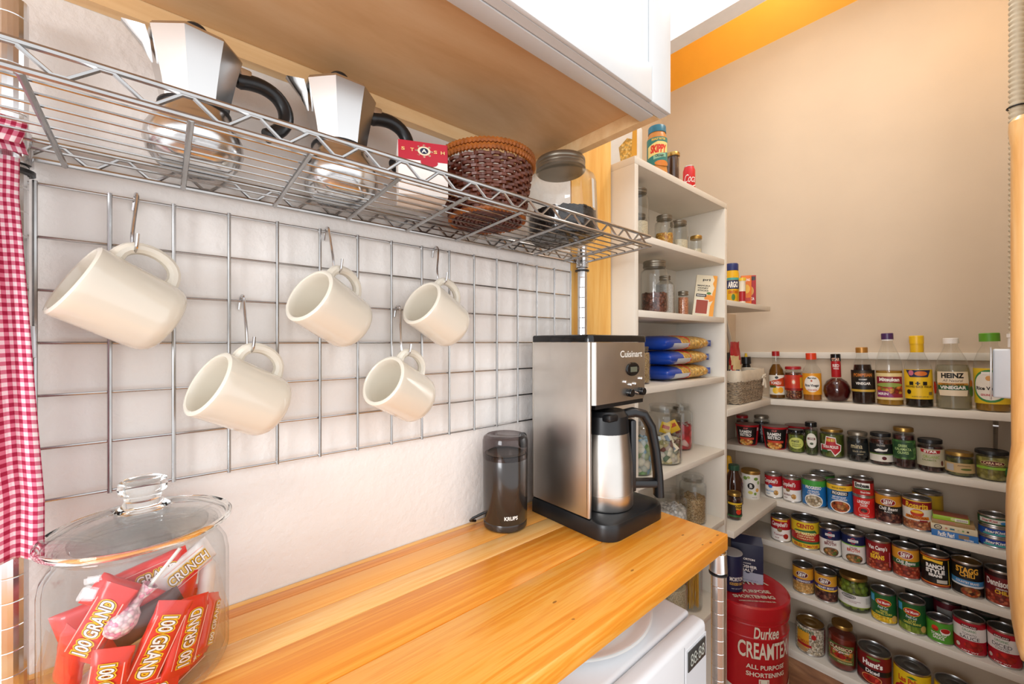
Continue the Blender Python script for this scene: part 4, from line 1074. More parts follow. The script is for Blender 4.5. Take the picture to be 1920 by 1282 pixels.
can('hominy can with a speckled label, leftmost on the lowest shelf', 'G', 2.083, .497, .0500, .118, P_HOM, [('r', -.55, .52, .95, .62, '#e0a028'), ('r', -.45, .30, 1.1, .10, '#a81a20'), ('t', 'JUANITA\u2019S', -.35, .84, 1.2, .15, '#1f5a34', .03), ('t', 'HOMINY', -.55, .42, .95, .14, '#b3501e', .02), ('e', .25, .70, .35, .20, '#b3221f'), ('r', 1.35, .5, .3, .95, '#8a1a20'), ('e', -.6, .14, .9, .2, '#b58a5a')], 0, GOLD, GC, bare=.03)
can('dark red diced tomatoes can with white lettering on the lowest shelf', 'G', 2.082, .292, .0500, .120, '#7a1418', [('b', .36, .54, '#171312'), ('b', 0, .10, '#5d0f12'), ('t', 'Hunt\u2019s', -.1, .72, 1.2, .20, W_, .05), ('t', 'Diced', -.1, .45, .8, .13, W_, .03), ('e', -.15, .2, 1.2, .3, '#d9a060'), ('e', -.15, .2, 1.1, .26, P_TOM), ('e', -.05, .93, .8, .10, '#5f7a2c')], 0, TIND, GC)
for lab, y, r_ in (('yellow chile sauce can with red lettering on the lowest shelf', .188, .0503), ('yellow can at the right end of the lowest shelf', .082, .0495)):
    can(lab, 'G', 2.082, y, r_, .118, '#e8c41c', [('t', 'Las Palmas', 0, .72, 1.5, .20, '#c9501c', .05), ('p', [(-.3, .86), (0, .92), (.3, .86), (0, .83)], '#3f7a2c'), ('e', -.2, .3, 1.6, .5, '#b3221f'), ('r', 0, .52, 1.3, .10, '#b3221f')], 0, TIND, GC)

# cans half hidden in the second row
GB = 'cans in the second row behind the front cans'
for lab, row, y, x, r, h, c, top in (
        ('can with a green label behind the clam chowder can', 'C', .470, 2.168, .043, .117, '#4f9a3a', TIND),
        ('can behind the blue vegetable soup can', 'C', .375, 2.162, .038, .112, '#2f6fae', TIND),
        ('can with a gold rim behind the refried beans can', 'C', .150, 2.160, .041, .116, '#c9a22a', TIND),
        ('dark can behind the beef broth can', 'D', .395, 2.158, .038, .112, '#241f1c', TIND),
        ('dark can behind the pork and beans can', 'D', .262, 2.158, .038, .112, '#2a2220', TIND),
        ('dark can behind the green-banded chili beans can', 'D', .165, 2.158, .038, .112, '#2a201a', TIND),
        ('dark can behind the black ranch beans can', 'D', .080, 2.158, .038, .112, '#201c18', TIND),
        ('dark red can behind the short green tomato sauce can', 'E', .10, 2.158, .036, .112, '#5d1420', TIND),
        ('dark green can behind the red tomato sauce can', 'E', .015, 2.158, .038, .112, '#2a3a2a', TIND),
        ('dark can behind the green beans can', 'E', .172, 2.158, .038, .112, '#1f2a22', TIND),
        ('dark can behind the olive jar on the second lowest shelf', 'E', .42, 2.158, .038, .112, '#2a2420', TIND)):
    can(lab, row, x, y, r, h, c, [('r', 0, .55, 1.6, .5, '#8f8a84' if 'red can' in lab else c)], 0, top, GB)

# ------------------------------------------------------------------ flat boxes between the beans and the tuna
def carton(name, label, loc, rot, w, d, h, col, ops, cat='box', group=None, top=None, bev=.0008, side=None):
    o = thing(name, label, cat, loc, rot, group)
    part('carton', bb(-w / 2, w / 2, -d / 2, d / 2, 0, h, ink(col) if isinstance(col, str) else col, bev), o)
    pr = MB(); tx = MB()
    flat(ops, w, h, pr, tx, Matrix.Translation((0, -d / 2, h / 2)))
    l = part('label_print', pr, o) if pr.v else o
    if tx.v: part('lettering', tx, l if l is not o else o)
    if top: part('top_print', bb(-w / 2 + .001, w / 2 - .001, -d / 2 + .001, d / 2 - .001, h + .0001, h + .0005, ink(top)), o)
    return o
def stack_at(row, x, y, z, th):
    loc, rot = on_shelf(row, x, y)
    up = Vector((0, 0, 1)); up.rotate(Matrix.Rotation(TILT, 3, 'X'))
    return Vector(loc) + up * z, tilted(th)
th = math.radians(-84)
for lab, z, w, d, h, col, ops, top, dy in (
        ('flat blue tinned seafood box at the bottom of the pile', 0, .108, .06, .021, '#2a70b5', [('t', 'Pacific Pearl', -.18, .5, .36, .75, W_, .03, .1), ('r', .2, .55, .22, .6, '#8a7055'), ('t', 'OYSTERS', .3, .2, .2, .25, W_)], None, 0),
        ('flat cream box with a black badge in the flat-box pile', .0215, .108, .058, .020, '#dccfae', [('e', -.34, .5, .18, .85, '#3a3530'), ('e', -.34, .5, .13, .6, '#dccfae'), ('t', 'LPA', -.34, .5, .09, .3, BK), ('e', -.16, .5, .06, .3, '#c9856a'), ('r', -.03, .5, .1, .25, '#2f6a7a'), ('e', .1, .5, .05, .3, '#c9bf9a'), ('e', .2, .5, .05, .3, '#7a9a5a'), ('e', .3, .5, .05, .3, BK)], None, .001),
        ('flat tan box in the flat-box pile', .042, .100, .055, .014, '#a9875a', [('r', -.15, .6, .4, .7, '#b5785a')], None, .002),
        ('flat lime green box on top of the flat-box pile', .0565, .086, .052, .015, '#9cc22c', [('r', .28, .5, .36, .7, '#e6e2d2'), ('t', 'IIIIIIIIIII', .3, .45, .28, .4, BK, .0), ('e', .05, .55, .12, .7, '#c9d88a')], '#a0543a', .006)):
    loc, rot = stack_at('C', 2.064, .083 + dy, z, th)
    carton('food_box', lab, loc, rot, w, d, h, col, ops, 'box', 'flat food boxes stacked on the soup shelf', top)

# ================================================================== vinegar bottles
def bottle(label, x, y, prof, fill, liq, cap, capm, lab=None, extra=0.0, row='A', gm=None, name='vinegar_bottle', neck_wrap=None, group='bottles on the vinegar shelf', dens=.55):
    loc, rot = on_shelf(row, x, y, extra)
    o = thing(name, label, 'bottle', loc, rot, group)
    gm = gm or GLASS
    part('glass_body', MB().lathe([(0, 0)] + prof, gm, 36), o)
    # liquid inside up to the fill level
    lp_ = [(0, .003)]
    for (r, z) in prof:
        if z < fill: lp_.append((max(r - .0022, .001), max(z, .003)))
        else: break
    i = len(lp_) - 1
    (ra, za), (rb, zb_) = prof[i - 1], prof[min(i, len(prof) - 1)]
    k = 0 if zb_ == za else (fill - za) / (zb_ - za)
    rf = ra + (rb - ra) * k - .0022
    lp_ += [(rf, fill), (0, fill)]
    part('liquid', MB().lathe(lp_, liquid('liquid_' + liq.strip('#'), liq, dens), 36), o)
    cr, cz0, cz1 = cap
    n = 36
    part('cap', MB().lathe([(0, cz0), (cr, cz0), (cr, cz1 - .002), (cr - .0015, cz1), (0, cz1)], capm, n), o)
    if lab:
        r, z0, hh, base, ops = lab
        pr = MB(); tx = MB()
        if base:
            c, arc = base
            wrapped([('r', 0, .5, arc, 1.0, c)], r + .0002, z0, hh, pr, tx)
        wrapped(ops, r + .0006, z0, hh, pr, tx)
        l = part('paper_label', pr, o)
        if tx.v: part('lettering', tx, l)
    if neck_wrap:
        part('neck_wrap', MB().lathe(neck_wrap[0], ink(neck_wrap[1]), 30), o)
    return o
def cap_(col): return plain('cap_' + col.strip('#'), col, .35, var=.04)
bottle('ponzu bottle with a red cap beside the wicker basket', 2.063, .612, [(.028, 0), (.0305, .004), (.0305, .105), (.027, .125), (.015, .150), (.0125, .165), (.0125, .190)], .15, '#8a5a1e', (.0145, .186, .207), cap_('#a3161c'),
       (.0305, .018, .085, ('#e8e0d0', 2.2), [('e', 0, .88, .4, .14, BK), ('p', [(-1, .66), (1.05, .90), (1.05, .42), (-.3, .44), (-1, .42)], '#c2451c'), ('t', 'PONZU', -.1, .60, 1.2, .15, W_, .03), ('e', -.15, .22, .8, .32, '#efc02a'), ('e', .45, .24, .7, .30, '#f0a82a'), ('r', -.5, .42, .8, .12, '#4a5a2a')]))
bottle('rice vinegar bottle with an orange-red cap and orange label', 2.064, .483, [(.030, 0), (.0325, .004), (.0325, .115), (.029, .130), (.017, .150), (.0155, .172)], .028, '#b5702a', (.0185, .170, .197), cap_('#d9401c'),
       (.0325, .026, .088, ('#e39a22', 2.6), [('e', 0, .5, 1.75, .76, '#f0eadf'), ('t', 'Marukan', 0, .78, .9, .09, BK, .03), ('e', -.05, .65, .2, .1, '#b5501c'), ('t', 'Rice Vinegar', 0, .42, 1.5, .16, BK, .03), ('t', 'GENUINE BREWED', 0, .22, 1.0, .07, '#c2451c', .02)]), dens=.7)
bottle('round flask of red wine vinegar with a tall red neck label', 2.079, .404, [(.022, 0), (.032, .006), (.042, .020), (.0465, .042), (.044, .062), (.034, .082), (.020, .092), (.0155, .098), (.0150, .165)], .094, '#4a1210', (.0165, .163, .192), BLACKG,
       None, neck_wrap=([(.0152, .098), (.0160, .1), (.0160, .163)], '#b3161f'), dens=.85)
tx = MB(); wrapped([('t', 'STAR', 0, .5, 1.6, .13, '#e8b9a0', .03)], .0168, .12, .1, tx, tx); wrapped([('t', 'RED', 0, .2, 1.3, .12, W_, .02), ('t', 'WINE', 0, .08, 1.1, .06, W_)], .0163, .125, .1, tx, tx)
part('lettering', tx, bpy.data.objects['vinegar_bottle.002'])
bottle('balsamic vinegar bottle with a bronze cap and black label', 2.067, .3195, [(.033, 0), (.0355, .004), (.0355, .05), (.0335, .10), (.026, .155), (.018, .180), (.0165, .198)], .150, '#2a1712', (.0185, .196, .217), plain('bronze_cap', '#b5803a', .35, .4, var=.05),
       (.0352, .045, .085, ('#171310', 2.7), [('p', [(-1.3, .78), (0, .98), (1.3, .78), (1.3, .66), (-1.3, .66)], '#3a2a14'), ('t', 'POMPEIAN', 0, .78, 1.6, .15, '#c9742c', .03), ('t', 'GOURMET', 0, .58, .7, .06, W_), ('t', 'VINEGAR', 0, .40, 1.25, .12, W_, .03), ('r', 0, .08, 2.7, .10, '#c9a23a')]), dens=.8)
bottle('mirin bottle with a purple and white cap', 2.071, .2445, [(.036, 0), (.0385, .004), (.0385, .135), (.036, .160), (.028, .195), (.017, .225), (.0145, .235), (.0145, .247)], .128, '#c99a3a', (.0175, .245, .268), cap_('#4a2a5a'),
       (.0385, .022, .098, ('#e6cf94', 2.5), [('r', 0, .48, 2.1, .78, '#8a2030'), ('r', 0, .40, 2.0, .34, P_VEG), ('t', 'Mitsukan', 0, .76, 1.5, .14, W_, .04), ('e', 0, .56, 2.0, .16, '#8fa04a'), ('p', [(-1.0, .10), (.3, .10), (-.1, .32), (-1.0, .34)], '#8a2a6a'), ('t', 'MIRIN', -.5, .22, .8, .10, W_, .02)]), dens=.5)
part('cap_band', MB().lathe([(0, .240), (.0168, .240), (.0168, .2448), (0, .2448)], WHITE, 30), bpy.data.objects['vinegar_bottle.004'])
bottle('black vinegar bottle with a bright yellow cap and label', 2.069, .1665, [(.034, 0), (.0367, .004), (.0367, .135), (.034, .150), (.021, .185), (.0175, .198), (.0175, .228)], .132, '#17110f', (.0195, .226, .255), cap_('#f0c01c'),
       (.0367, .030, .105, ('#edc21e', 2.7), [('p', [(-.95, .98), (.95, .98), (.7, .74), (-.6, .74)], '#20284a'), ('e', -.5, .88, .4, .18, '#c9708a'), ('e', .2, .86, .9, .16, '#d9742c'), ('r', -.5, .53, .3, .12, BK), ('r', -.05, .53, .12, .12, BK), ('r', -.05, .53, .32, .03, BK), ('r', .45, .53, .3, .12, BK), ('t', 'SEASONED BLACK VINEGAR', 0, .42, 2.0, .07, '#4a3a12', .02), ('e', -.7, .24, .35, .16, BK), ('r', .85, .2, .3, .1, '#7a6a3a'), ('t', '20.29 FL OZ (600 ML)', .1, .08, 1.2, .05, '#6a5a2a')]),
       neck_wrap=([(.0178, .195), (.0182, .2), (.0182, .226)], '#e8b81c'), dens=.9)
bottle('clear jug of white vinegar with a white cap', 2.076, .0825, [(.041, 0), (.044, .004), (.044, .12), (.042, .140), (.034, .172), (.022, .200), (.0165, .214), (.0165, .226)], .150, '#cfcab4', (.0195, .224, .243), WHITE,
       (.044, .045, .088, None, [('p', [(-.95, .55), (-.9, .95), (.9, .95), (.95, .55), (.78, .02), (-.78, .02)], '#ead9bc'), ('t', 'HEINZ', 0, .80, 1.25, .20, BK, .05), ('t', 'All Natural', 0, .61, 1.1, .10, '#5a4a3a', .0, .25), ('p', [(-.9, .42), (.9, .42), (.85, .51), (-.85, .51)], '#c98a2c'), ('r', 0, .34, 1.75, .19, '#1f5a34'), ('t', 'VINEGAR', 0, .34, 1.45, .13, W_, .04), ('t', 'DISTILLED WHITE', 0, .465, 1.2, .05, BK), ('e', 1.15, .48, .35, .3, '#c9702c'), ('e', 1.15, .2, .45, .4, '#4a7a3a'), ('e', -1.2, .3, .4, .5, '#b3222a')]), dens=.28)
bottle('rice vinegar bottle with a green cap beside the junction box', 2.071, -.005, [(.037, 0), (.0392, .004), (.0392, .145), (.037, .165), (.028, .195), (.0175, .215), (.0175, .235)], .030, '#b58a3a', (.0235, .228, .256), cap_('#5fa02c'),
       (.0392, .026, .115, ('#e3c02a', 2.8), [('e', 0, .5, 2.2, .92, '#3f8a4a'), ('e', 0, .5, 1.95, .80, '#efe9dc'), ('e', -.05, .72, .35, .14, '#d9a05a'), ('t', 'Rice Vinegar', 0, .42, 1.7, .13, BK, .03), ('t', 'GENUINE BREWED', 0, .25, 1.1, .06, '#c2304a', .02), ('r', -.2, .86, .5, .08, W_)]), -6, dens=.6)

# ================================================================== jars on the pickle shelf
def sjar(label, x, y, r, h, lidm, fill, fmat, lab=None, row='B', lid_h=.012, extra=0.0, neck=None, lid_r=None, name='pickle_jar', group='jars on the pickle shelf', cat='jar'):
    loc, rot = on_shelf(row, x, y, extra)
    lr_ = lid_r or r * .9
    o = jar(name, label, loc, rot, r, h, lr_, lid_h, lidm, fill, fmat, neck=neck, group=group, cat=cat, lid_style='plain', n=32)
    if lab:
        z0, hh, base, ops = lab
        pr = MB(); tx = MB()
        if base: wrapped([('r', 0, .5, base[1], 1.0, base[0])], r + .0002, z0, hh, pr, tx)
        wrapped(ops, r + .0006, z0, hh, pr, tx)
        l = part('paper_label', pr, o)
        if tx.v: part('lettering', tx, l)
    return o
F_CRISP = grains('chili_crisp', ['#5a1a0e', '#8a3a1a', '#3a100a', '#c98a5a'], 200, .3, .4)
F_PEP = grains('green_peppers', ['#7a8a2c', '#8f9a3f', '#5a6a1e'], 90, .35, .5, (1, 1, .3))
F_CAPER = grains('capers', ['#4a5a2a', '#5f6e38', '#38461e'], 170, .4, .6)
F_OKRA = grains('okra_pods', ['#6f7a28', '#8a8f3a', '#555f1c'], 70, .35, .5, (1, 1, .25))
F_BLKO = grains('black_olives', ['#161a1a', '#22282a', '#0f1212'], 90, .3, .6)
F_CHER = grains('dark_fruit', ['#4a1a14', '#5f261c', '#32100c'], 90, .3, .6)
F_KALA = grains('kalamata', ['#3a1418', '#54201f', '#260c10'], 85, .3, .6)
F_ART = grains('artichoke', ['#a39a4a', '#b8a95c', '#8a7f38'], 70, .35, .4)
F_ANCH = grains('green_fillets', ['#6a6a2e', '#85803c', '#4a4a1e'], 70, .35, .4, (1, 1, .4))
sjar('chili crisp jar with a red lid beside the orange vinegar bottle', 2.064, .549, .0325, .140, plain('lid_red', '#a51a22', .35, var=.04), .110, F_CRISP, (.040, .065, ('#c2331c', 2.6), [('b_', 0)] and [('r', 0, .08, 2.6, .12, '#8a1414'), ('r', .95, .5, .45, .7, '#c9a02c'), ('e', 0, .55, .5, .4, '#d9603a'), ('e', 0, .55, .3, .24, '#f0d8c0')]), row='A', name='chili_crisp_jar', group=None, cat='jar')
sjar('squat jar of green peppers with an oval yellow label next to the noodle cups', 2.063, .540, .0315, .096, BLACKG, .07, F_PEP, (.015, .055, None, [('e', 0, .5, 1.75, .85, '#c9cf6a'), ('t', 'matiz', -.1, .66, .9, .22, BK, .02, .2), ('t', 'GUINDILLA', 0, .42, 1.0, .10, '#4a4a1a'), ('t', 'peppers', 0, .26, .9, .12, '#5a5a1e')]))
sjar('narrow tall caper jar with an oval white label', 2.054, .483, .0228, .134, BLACKG, .095, F_CAPER, (.030, .062, None, [('e', 0, .5, 1.6, .98, '#d5d3c6'), ('e', 0, .5, 1.45, .90, '#e6e4d8'), ('r', 0, .62, 1.1, .14, '#6d2a26'), ('t', 'CAPERS', 0, .62, .8, .08, W_), ('e', 0, .3, .5, .16, '#4a5a3a')]), lid_h=.018)
sjar('wide jar of pickled okra with a red star-shaped label', 2.074, .419, .0415, .112, GOLD, .088, F_OKRA, (.012, .075, None, [('p', [(-1.0, .55), (-.55, .55), (-.45, 1.0), (.3, .95), (.35, .66), (.75, .55), (.7, .25), (.2, -.05), (-.1, .25), (-1.0, .18)], W_), ('p', [(-.9, .52), (-.5, .52), (-.4, .95), (.25, .90), (.3, .62), (.68, .52), (.63, .27), (.2, .03), (-.1, .30), (-.9, .23)], '#b3202a'), ('r', -.1, .80, .6, .16, '#d9c04a'), ('t', 'OKRA PICKLES', -.12, .44, 1.2, .15, W_, .03), ('r', -.6, .2, .5, .14, '#2f5a34')]), lid_h=.010)
sjar('jar of black olives with plain gold lettering', 2.066, .336, .0342, .112, PEWTER, .085, F_BLKO, (.025, .05, ('#161b1b', 2.2), [('t', 'mina', -.1, .72, 1.0, .34, '#cdbf98', .01), ('t', 'black olives', .1, .34, 1.1, .16, '#b9ac8a', .0), ('t', 'pitted', .2, .12, .5, .10, '#b9ac8a')]), lid_h=.012)
sjar('dark cherry-coloured jar with a black and white label', 2.065, .268, .0330, .118, BLACK, .09, F_CHER, (.015, .065, ('#e2dccf', 2.6), [('r', 0, .72, 2.6, .56, '#171a1a'), ('r', 0, .42, 2.6, .06, '#5f7a34'), ('p', [(-.6, .62), (-.2, .74), (.2, .66), (.6, .76), (.5, .60), (-.4, .56)], W_), ('t', 'OLIVES', 0, .92, .7, .10, '#b5b0a5'), ('e', .25, .2, .4, .2, '#5d2026')]), lid_h=.013)
sjar('tall jar of kalamata olives with a green patterned label', 2.062, .204, .0310, .146, GOLD, .115, F_KALA, (.035, .068, (grains('leaf_print', ['#2f5a2c', '#47763a', '#1f3f22', '#6a9a54'], 90, .4, .1), 2.7), [('r', -.1, .5, 1.8, .80, '#254a2a'), ('t', 'GREEK', -.1, .70, .8, .14, '#b9d48a', .02), ('t', 'KALAMATA', -.1, .52, 1.45, .14, '#b9d48a', .02), ('t', 'OLIVES', -.1, .34, .95, .14, '#b9d48a', .02)]), lid_h=.014)
sjar('dark jar with a red curved banner on a pale label', 2.067, .137, .0350, .113, BLACK, .085, F_KALA, (.022, .060, ('#bdb59a', 2.7), [('p', [(-.7, .80), (0, .72), (.7, .78), (.75, .96), (0, .92), (-.75, .98)], '#a81c24'), ('t', 'STAR', 0, .85, .95, .14, W_, .04), ('t', 'ORGANIC', .05, .55, 1.2, .17, '#8fa84a', .01), ('t', 'KALAMATA', -.1, .36, 1.0, .10, '#7a8a4a'), ('e', .85, .22, .22, .3, '#5a2a22')]), lid_h=.014)
sjar('short jar with a copper-coloured lid and a tan label', 2.066, .068, .0345, .080, GOLD, .055, F_ANCH, (.014, .032, ('#c9ab78', 2.8), [('r', -.7, .5, .6, .7, '#b9b4b0'), ('e', .45, .4, .8, .22, '#5f6e34'), ('t', 'ANTIPASTO', .3, .75, .9, .14, '#6a4a22')]), lid_h=.012, lid_r=.0335)
sjar('wide jar of artichoke spread with a black lid at the right end of the shelf', 2.069, -.004, .0378, .096, BLACK, .072, F_ART, (.018, .050, None, [('e', .05, .82, 1.5, .34, '#c9c07a'), ('e', .05, .82, 1.4, .28, '#5d1a20'), ('t', 'CARA MIA', .05, .82, 1.1, .16, '#e8c9a0', .03), ('r', 0, .50, 2.0, .16, '#8ab83a'), ('e', 1.0, .3, .5, .7, '#2f6a3a')]), lid_h=.012, lid_r=.0372, neck=.036)
# instant noodle cups
def cup(label, x, y, extra, k=1.0):
    loc, rot = on_shelf('B', x, y, extra)
    o = thing('noodle_cup', label, 'noodle cup', loc, rot, 'instant noodle cups on the pickle shelf')
    r0, r1, h = .038 * k, .0495 * k, .094 * k
    part('cup', MB().lathe([(0, .003), (r0 - .003, .003), (r0 - .002, 0), (r0, .001), (r1, h), (r1 + .002, h + .001), (r1 + .002, h + .003), (r1, h + .004), (0, h + .004)], ink('#b3161e'), 40), o)
    part('foil_lid', MB().lathe([(r1 + .0015, h + .0042), (r1 * .9, h + .0052), (0, h + .0055)], plain('foil', '#9c7f7a', .4, .3, var=.1), 40), o)
    pr = MB(); tx = MB()
    def cw(ops):
        for i, op in enumerate(ops):
            vs, fs = shape2d(op)
            out = []
            for a, z in vs:
                rr = r0 + (r1 - r0) * z + .0006 + .00015 * i
                out.append((rr * math.sin(a), -rr * math.cos(a), z * h))
            (tx if op[0] == 't' else pr).add(out, fs, colour(op))
    cw([('r', 0, .5, 2.1, .9, '#161212'), ('r', 1.3, .5, .5, .9, '#c9202a'), ('r', -1.3, .5, .5, .9, '#c9202a'), ('e', -.1, .18, 1.5, .34, P_NOOD), ('r', 0, .36, 1.5, .10, '#c9402c'), ('t', 'CUP', -.05, .87, .4, .08, '#d9706a', .04), ('t', 'RAMEN', -.1, .71, 1.1, .15, W_, .03), ('t', 'BISTRO', -.1, .54, 1.1, .15, W_, .03), ('r', 1.15, .84, .25, .16, '#e6b9b4')])
    l = part('printed_sleeve', pr, o); part('lettering', tx, l)
cup('red and black instant noodle cup nearest the bookcase', 2.081, .738, -6, .96)
cup('red and black instant noodle cup beside the squat pepper jar', 2.083, .625, 0, 1.0)
cup('instant noodle cup half hidden behind the front noodle cup', 2.164, .556, 0, 1.0)
sjar('dark jar with a silver lid behind the two noodle cups', 2.165, .705, .033, .126, PEWTER, .09, F_BLKO, None, name='dark_jar', group=None)
sjar('jar with a red cap behind the leftmost noodle cup', 2.165, .79, .028, .118, plain('lid_red', '#a51a22', .35, var=.04), .09, F_CHER, None, name='dark_jar', group=None)

# olive jar and its olives
OLX, OLY = 2.084, .351
loc, rot = on_shelf('E', OLX, OLY)
oj = jar('olive_jar', 'big glass jar of green olives with a white label', loc, rot, .0495, .128, .044, .012, GOLD, 0, None, neck=.042, lid_style='plain')
part('brine', MB().lathe([(0, .003), (.044, .003), (.0466, .010), (.0466, .094), (.041, .106), (0, .106)], liquid('brine', '#dfe6b0', .05), 36), oj)
pr = MB(); tx = MB()
wrapped([('r', 0, .5, 2.9, 1.0, '#e3e0da'), ('e', -.35, .80, .95, .36, '#3a3f38'), ('e', -.35, .80, .85, .28, '#e3e0da'), ('e', -.35, .80, .78, .24, '#3a3f38'), ('t', 'MEZZETTA', -.35, .80, .65, .10, W_), ('t', 'CASTELVETRANO', -.1, .48, 1.0, .07, '#8a5a5a'), ('t', 'OLIVES', -.1, .37, .5, .07, '#8a5a5a'), ('r', 1.0, .6, .5, .5, '#c9c5be'), ('r', 0, .03, 2.9, .06, '#8fa03a')], .0498, .022, .045, pr, tx)
l = part('paper_label', pr, oj); part('lettering', tx, l)
OLV = plain('green_olive', '#8f9f35', .25, var=.12, scale=40, coat=.3)
om = MB().lathe([(0, -.0125), (.005, -.0115), (.0095, -.007), (.0109, 0), (.0095, .007), (.005, .0115), (0, .0125)], OLV, 14).mesh('green_olive')
rnd = random.Random(11)
Rj = Matrix.LocRotScale(Vector(loc), rot, None)
def olive(x, y, z):
    p = Rj @ Vector((x, y, z))
    o = thing('green_olive', 'green olive packed in the big olive jar', 'olive', p, (rnd.uniform(0, 3), rnd.uniform(0, 3), rnd.uniform(0, 3)), 'green olives in the glass jar', om)
for z, n_, r_, ph in ((.0155, 9, .0330, 0), (.0355, 9, .0330, .35), (.0555, 9, .0330, 0), (.0755, 9, .0325, .35), (.0935, 7, .0270, .1), (.097, 1, .001, .6)):
    for i in range(n_):
        a = ph + 2 * PI * i / n_
        olive(r_ * math.sin(a), -r_ * math.cos(a), z + rnd.uniform(-.0015, .0015))
# pasta sauce jar on the lowest shelf
loc, rot = on_shelf('G', 2.082, .390)
o = jar('sauce_jar', 'large jar of red pasta sauce with a gold lid on the lowest shelf', loc, rot, .0472, .168, .034, .014, GOLD, .118, liquid('tomato_sauce', '#7a2414', 1.0, .35), neck=.031, lid_style='plain')
pr = MB(); tx = MB()
wrapped([('r', -.1, .5, 1.9, 1.0, '#5a6a34'), ('r', -.1, .42, 1.7, .5, P_VEG), ('p', [(-1.05, .80), (-.1, .98), (.85, .80), (.85, .66), (-.1, .84), (-1.05, .66)], '#6a2a1c'), ('t', 'CLASSICO', -.1, .80, 1.6, .17, '#e8d9b0', .03), ('t', 'Organic', -.05, .62, 1.1, .15, W_, .01, .3), ('e', -.1, .40, .8, .26, P_TOM), ('r', -.1, .22, 1.5, .08, '#b98a4a'), ('t', 'TOMATO & BASIL', .2, .10, 1.0, .07, '#d9d2a0')], .0474, .030, .072, pr, tx)
l = part('paper_label', pr, o); part('lettering', tx, l)
# ================================================================== jars in the bookcase
def bj(label, x, y, zi, r, h, lidm, fill=0, fmat=None, lid_r=None, lid_h=.014, name='storage_jar', neck=None, style='screw', bump=0.0, rz=0.0, gm=None):
    z = H + US[zi] + .0003
    return jar(name, label, (x, y, z), (0, 0, face_cam(x, y, rz)), r, h, lid_r or r * .82, lid_h, lidm, fill, fmat, neck=neck, group='glass storage jars in the bookcase', lid_style=style, n=36, fill_bump=bump)
F_CREAM = grains('fine_grain', ['#ead9b8', '#f0e2c6', '#dccaa5'], 700, .7, .2)
F_CORNK = grains('popcorn_kernels', ['#d98f1e', '#e8a832', '#c2761a', '#f0c25a'], 230, .4, .8)
F_BEAN = grains('dried_beans', ['#5a2a20', '#7a4232', '#8f5a48', '#432018'], 140, .35, 1.0)
F_SALT = grains('white_salt', ['#f1efec', '#e9e6e2', '#f6f4f2'], 600, .8, .2)
F_PINK = grains('pink_salt', ['#d98a5f', '#e6a27a', '#c9744a'], 300, .5, .5)
F_OAT = grains('rolled_oats', ['#c9a878', '#b8925f', '#dcc196', '#9a774a'], 300, .7, .7)
F_FLOUR = grains('flour', ['#ece7e0', '#f2eee8', '#dfd8cf'], 90, .9, .3)
F_RICE = grains('rice', ['#d9c9a5', '#e3d6b8', '#c9b58c'], 500, .6, .5, (1, 1, .5))
GR = 'glass storage jars in the bookcase'
bj('tall jar of cream grain half hidden by the left side of the bookcase', 1.085, .690, 0, .0330, .158, PEWTER, .055, F_CREAM)
bj('clear jar behind the popcorn jar on the highest inner shelf', 1.205, .765, 0, .0300, .125, PEWTER, .035, F_CREAM)
bj('jar of yellow popcorn kernels under a pewter lid', 1.250, .695, 0, .0300, .114, PEWTER, .050, F_CORNK, bump=.002)
bj('jar of pale grain next to the popcorn jar', 1.352, .700, 0, .0330, .116, PEWTER, .045, F_CREAM)
bj('small spice jar with a gold lid on the highest inner shelf', 1.415, .668, 0, .0195, .070, GOLD, .020, F_CREAM, lid_r=.0195, lid_h=.012, neck=.018, style='plain')
bj('tall jar of brown dried beans with a pewter lid', 1.180, .690, 1, .0420, .165, PEWTER, .060, F_BEAN, lid_h=.020, bump=.003)
bj('jar of white salt behind the dried beans', 1.325, .735, 1, .0315, .140, PEWTER, .105, F_SALT, lid_r=.019, neck=.017)
bj('small jar of coarse pink salt', 1.380, .697, 1, .0190, .088, PEWTER, .062, F_PINK, lid_r=.017)
o = thing('honey_stick_box', 'cream box of honey sticks with orange fruit leaning in the bookcase', 'box', (1.470, .672, H + US[1] + .0045), (math.radians(-6), math.radians(7), face_cam(1.48, .672, 8)))
part('carton', bb(-.034, .034, -.006, .006, 0, .148, ink('#e9ddbf'), .0006), o)
pr = MB(); tx = MB()
flat([('p', [(.30, 0), (.5, 0), (.5, 1), (.28, 1), (.38, .9), (.32, .8), (.42, .7), (.34, .55), (.42, .4), (.30, .25)], '#e89a28'), ('e', .22, .44, .46, .17, '#e8902a'), ('e', .18, .56, .22, .06, '#4f7a34'),
      ('r', -.18, .50, .5, .07, '#2a2622'), ('t', 'MANUKA', -.18, .50, .40, .035, W_), ('r', -.10, .22, .62, .36, '#f0e6d2'), ('r', -.10, .22, .56, .33, '#9c3a1c'), ('t', 'pri', 0, .88, .36, .07, BK, .02), ('t', 'MANUKA', -.10, .74, .62, .035, BK), ('t', 'HONEY', -.12, .68, .52, .035, BK), ('t', 'STICKS', -.12, .62, .52, .035, BK)], .068, .148, pr, tx, Matrix.Translation((0, -.006, .074)))
l = part('label_print', pr, o); part('lettering', tx, l)
stk = bb(-.0013, .0013, -.0072, -.0066, .010, .054, ink('#c9602c')).mesh('honey_stick')
for i in range(7): part('honey_stick', stk, o, (-.0235 + i * .0056, 0, 0))
bj('jar of oats partly hidden behind the coffee maker', 1.100, .690, 2, .0300, .112, PEWTER, .090, F_OAT)
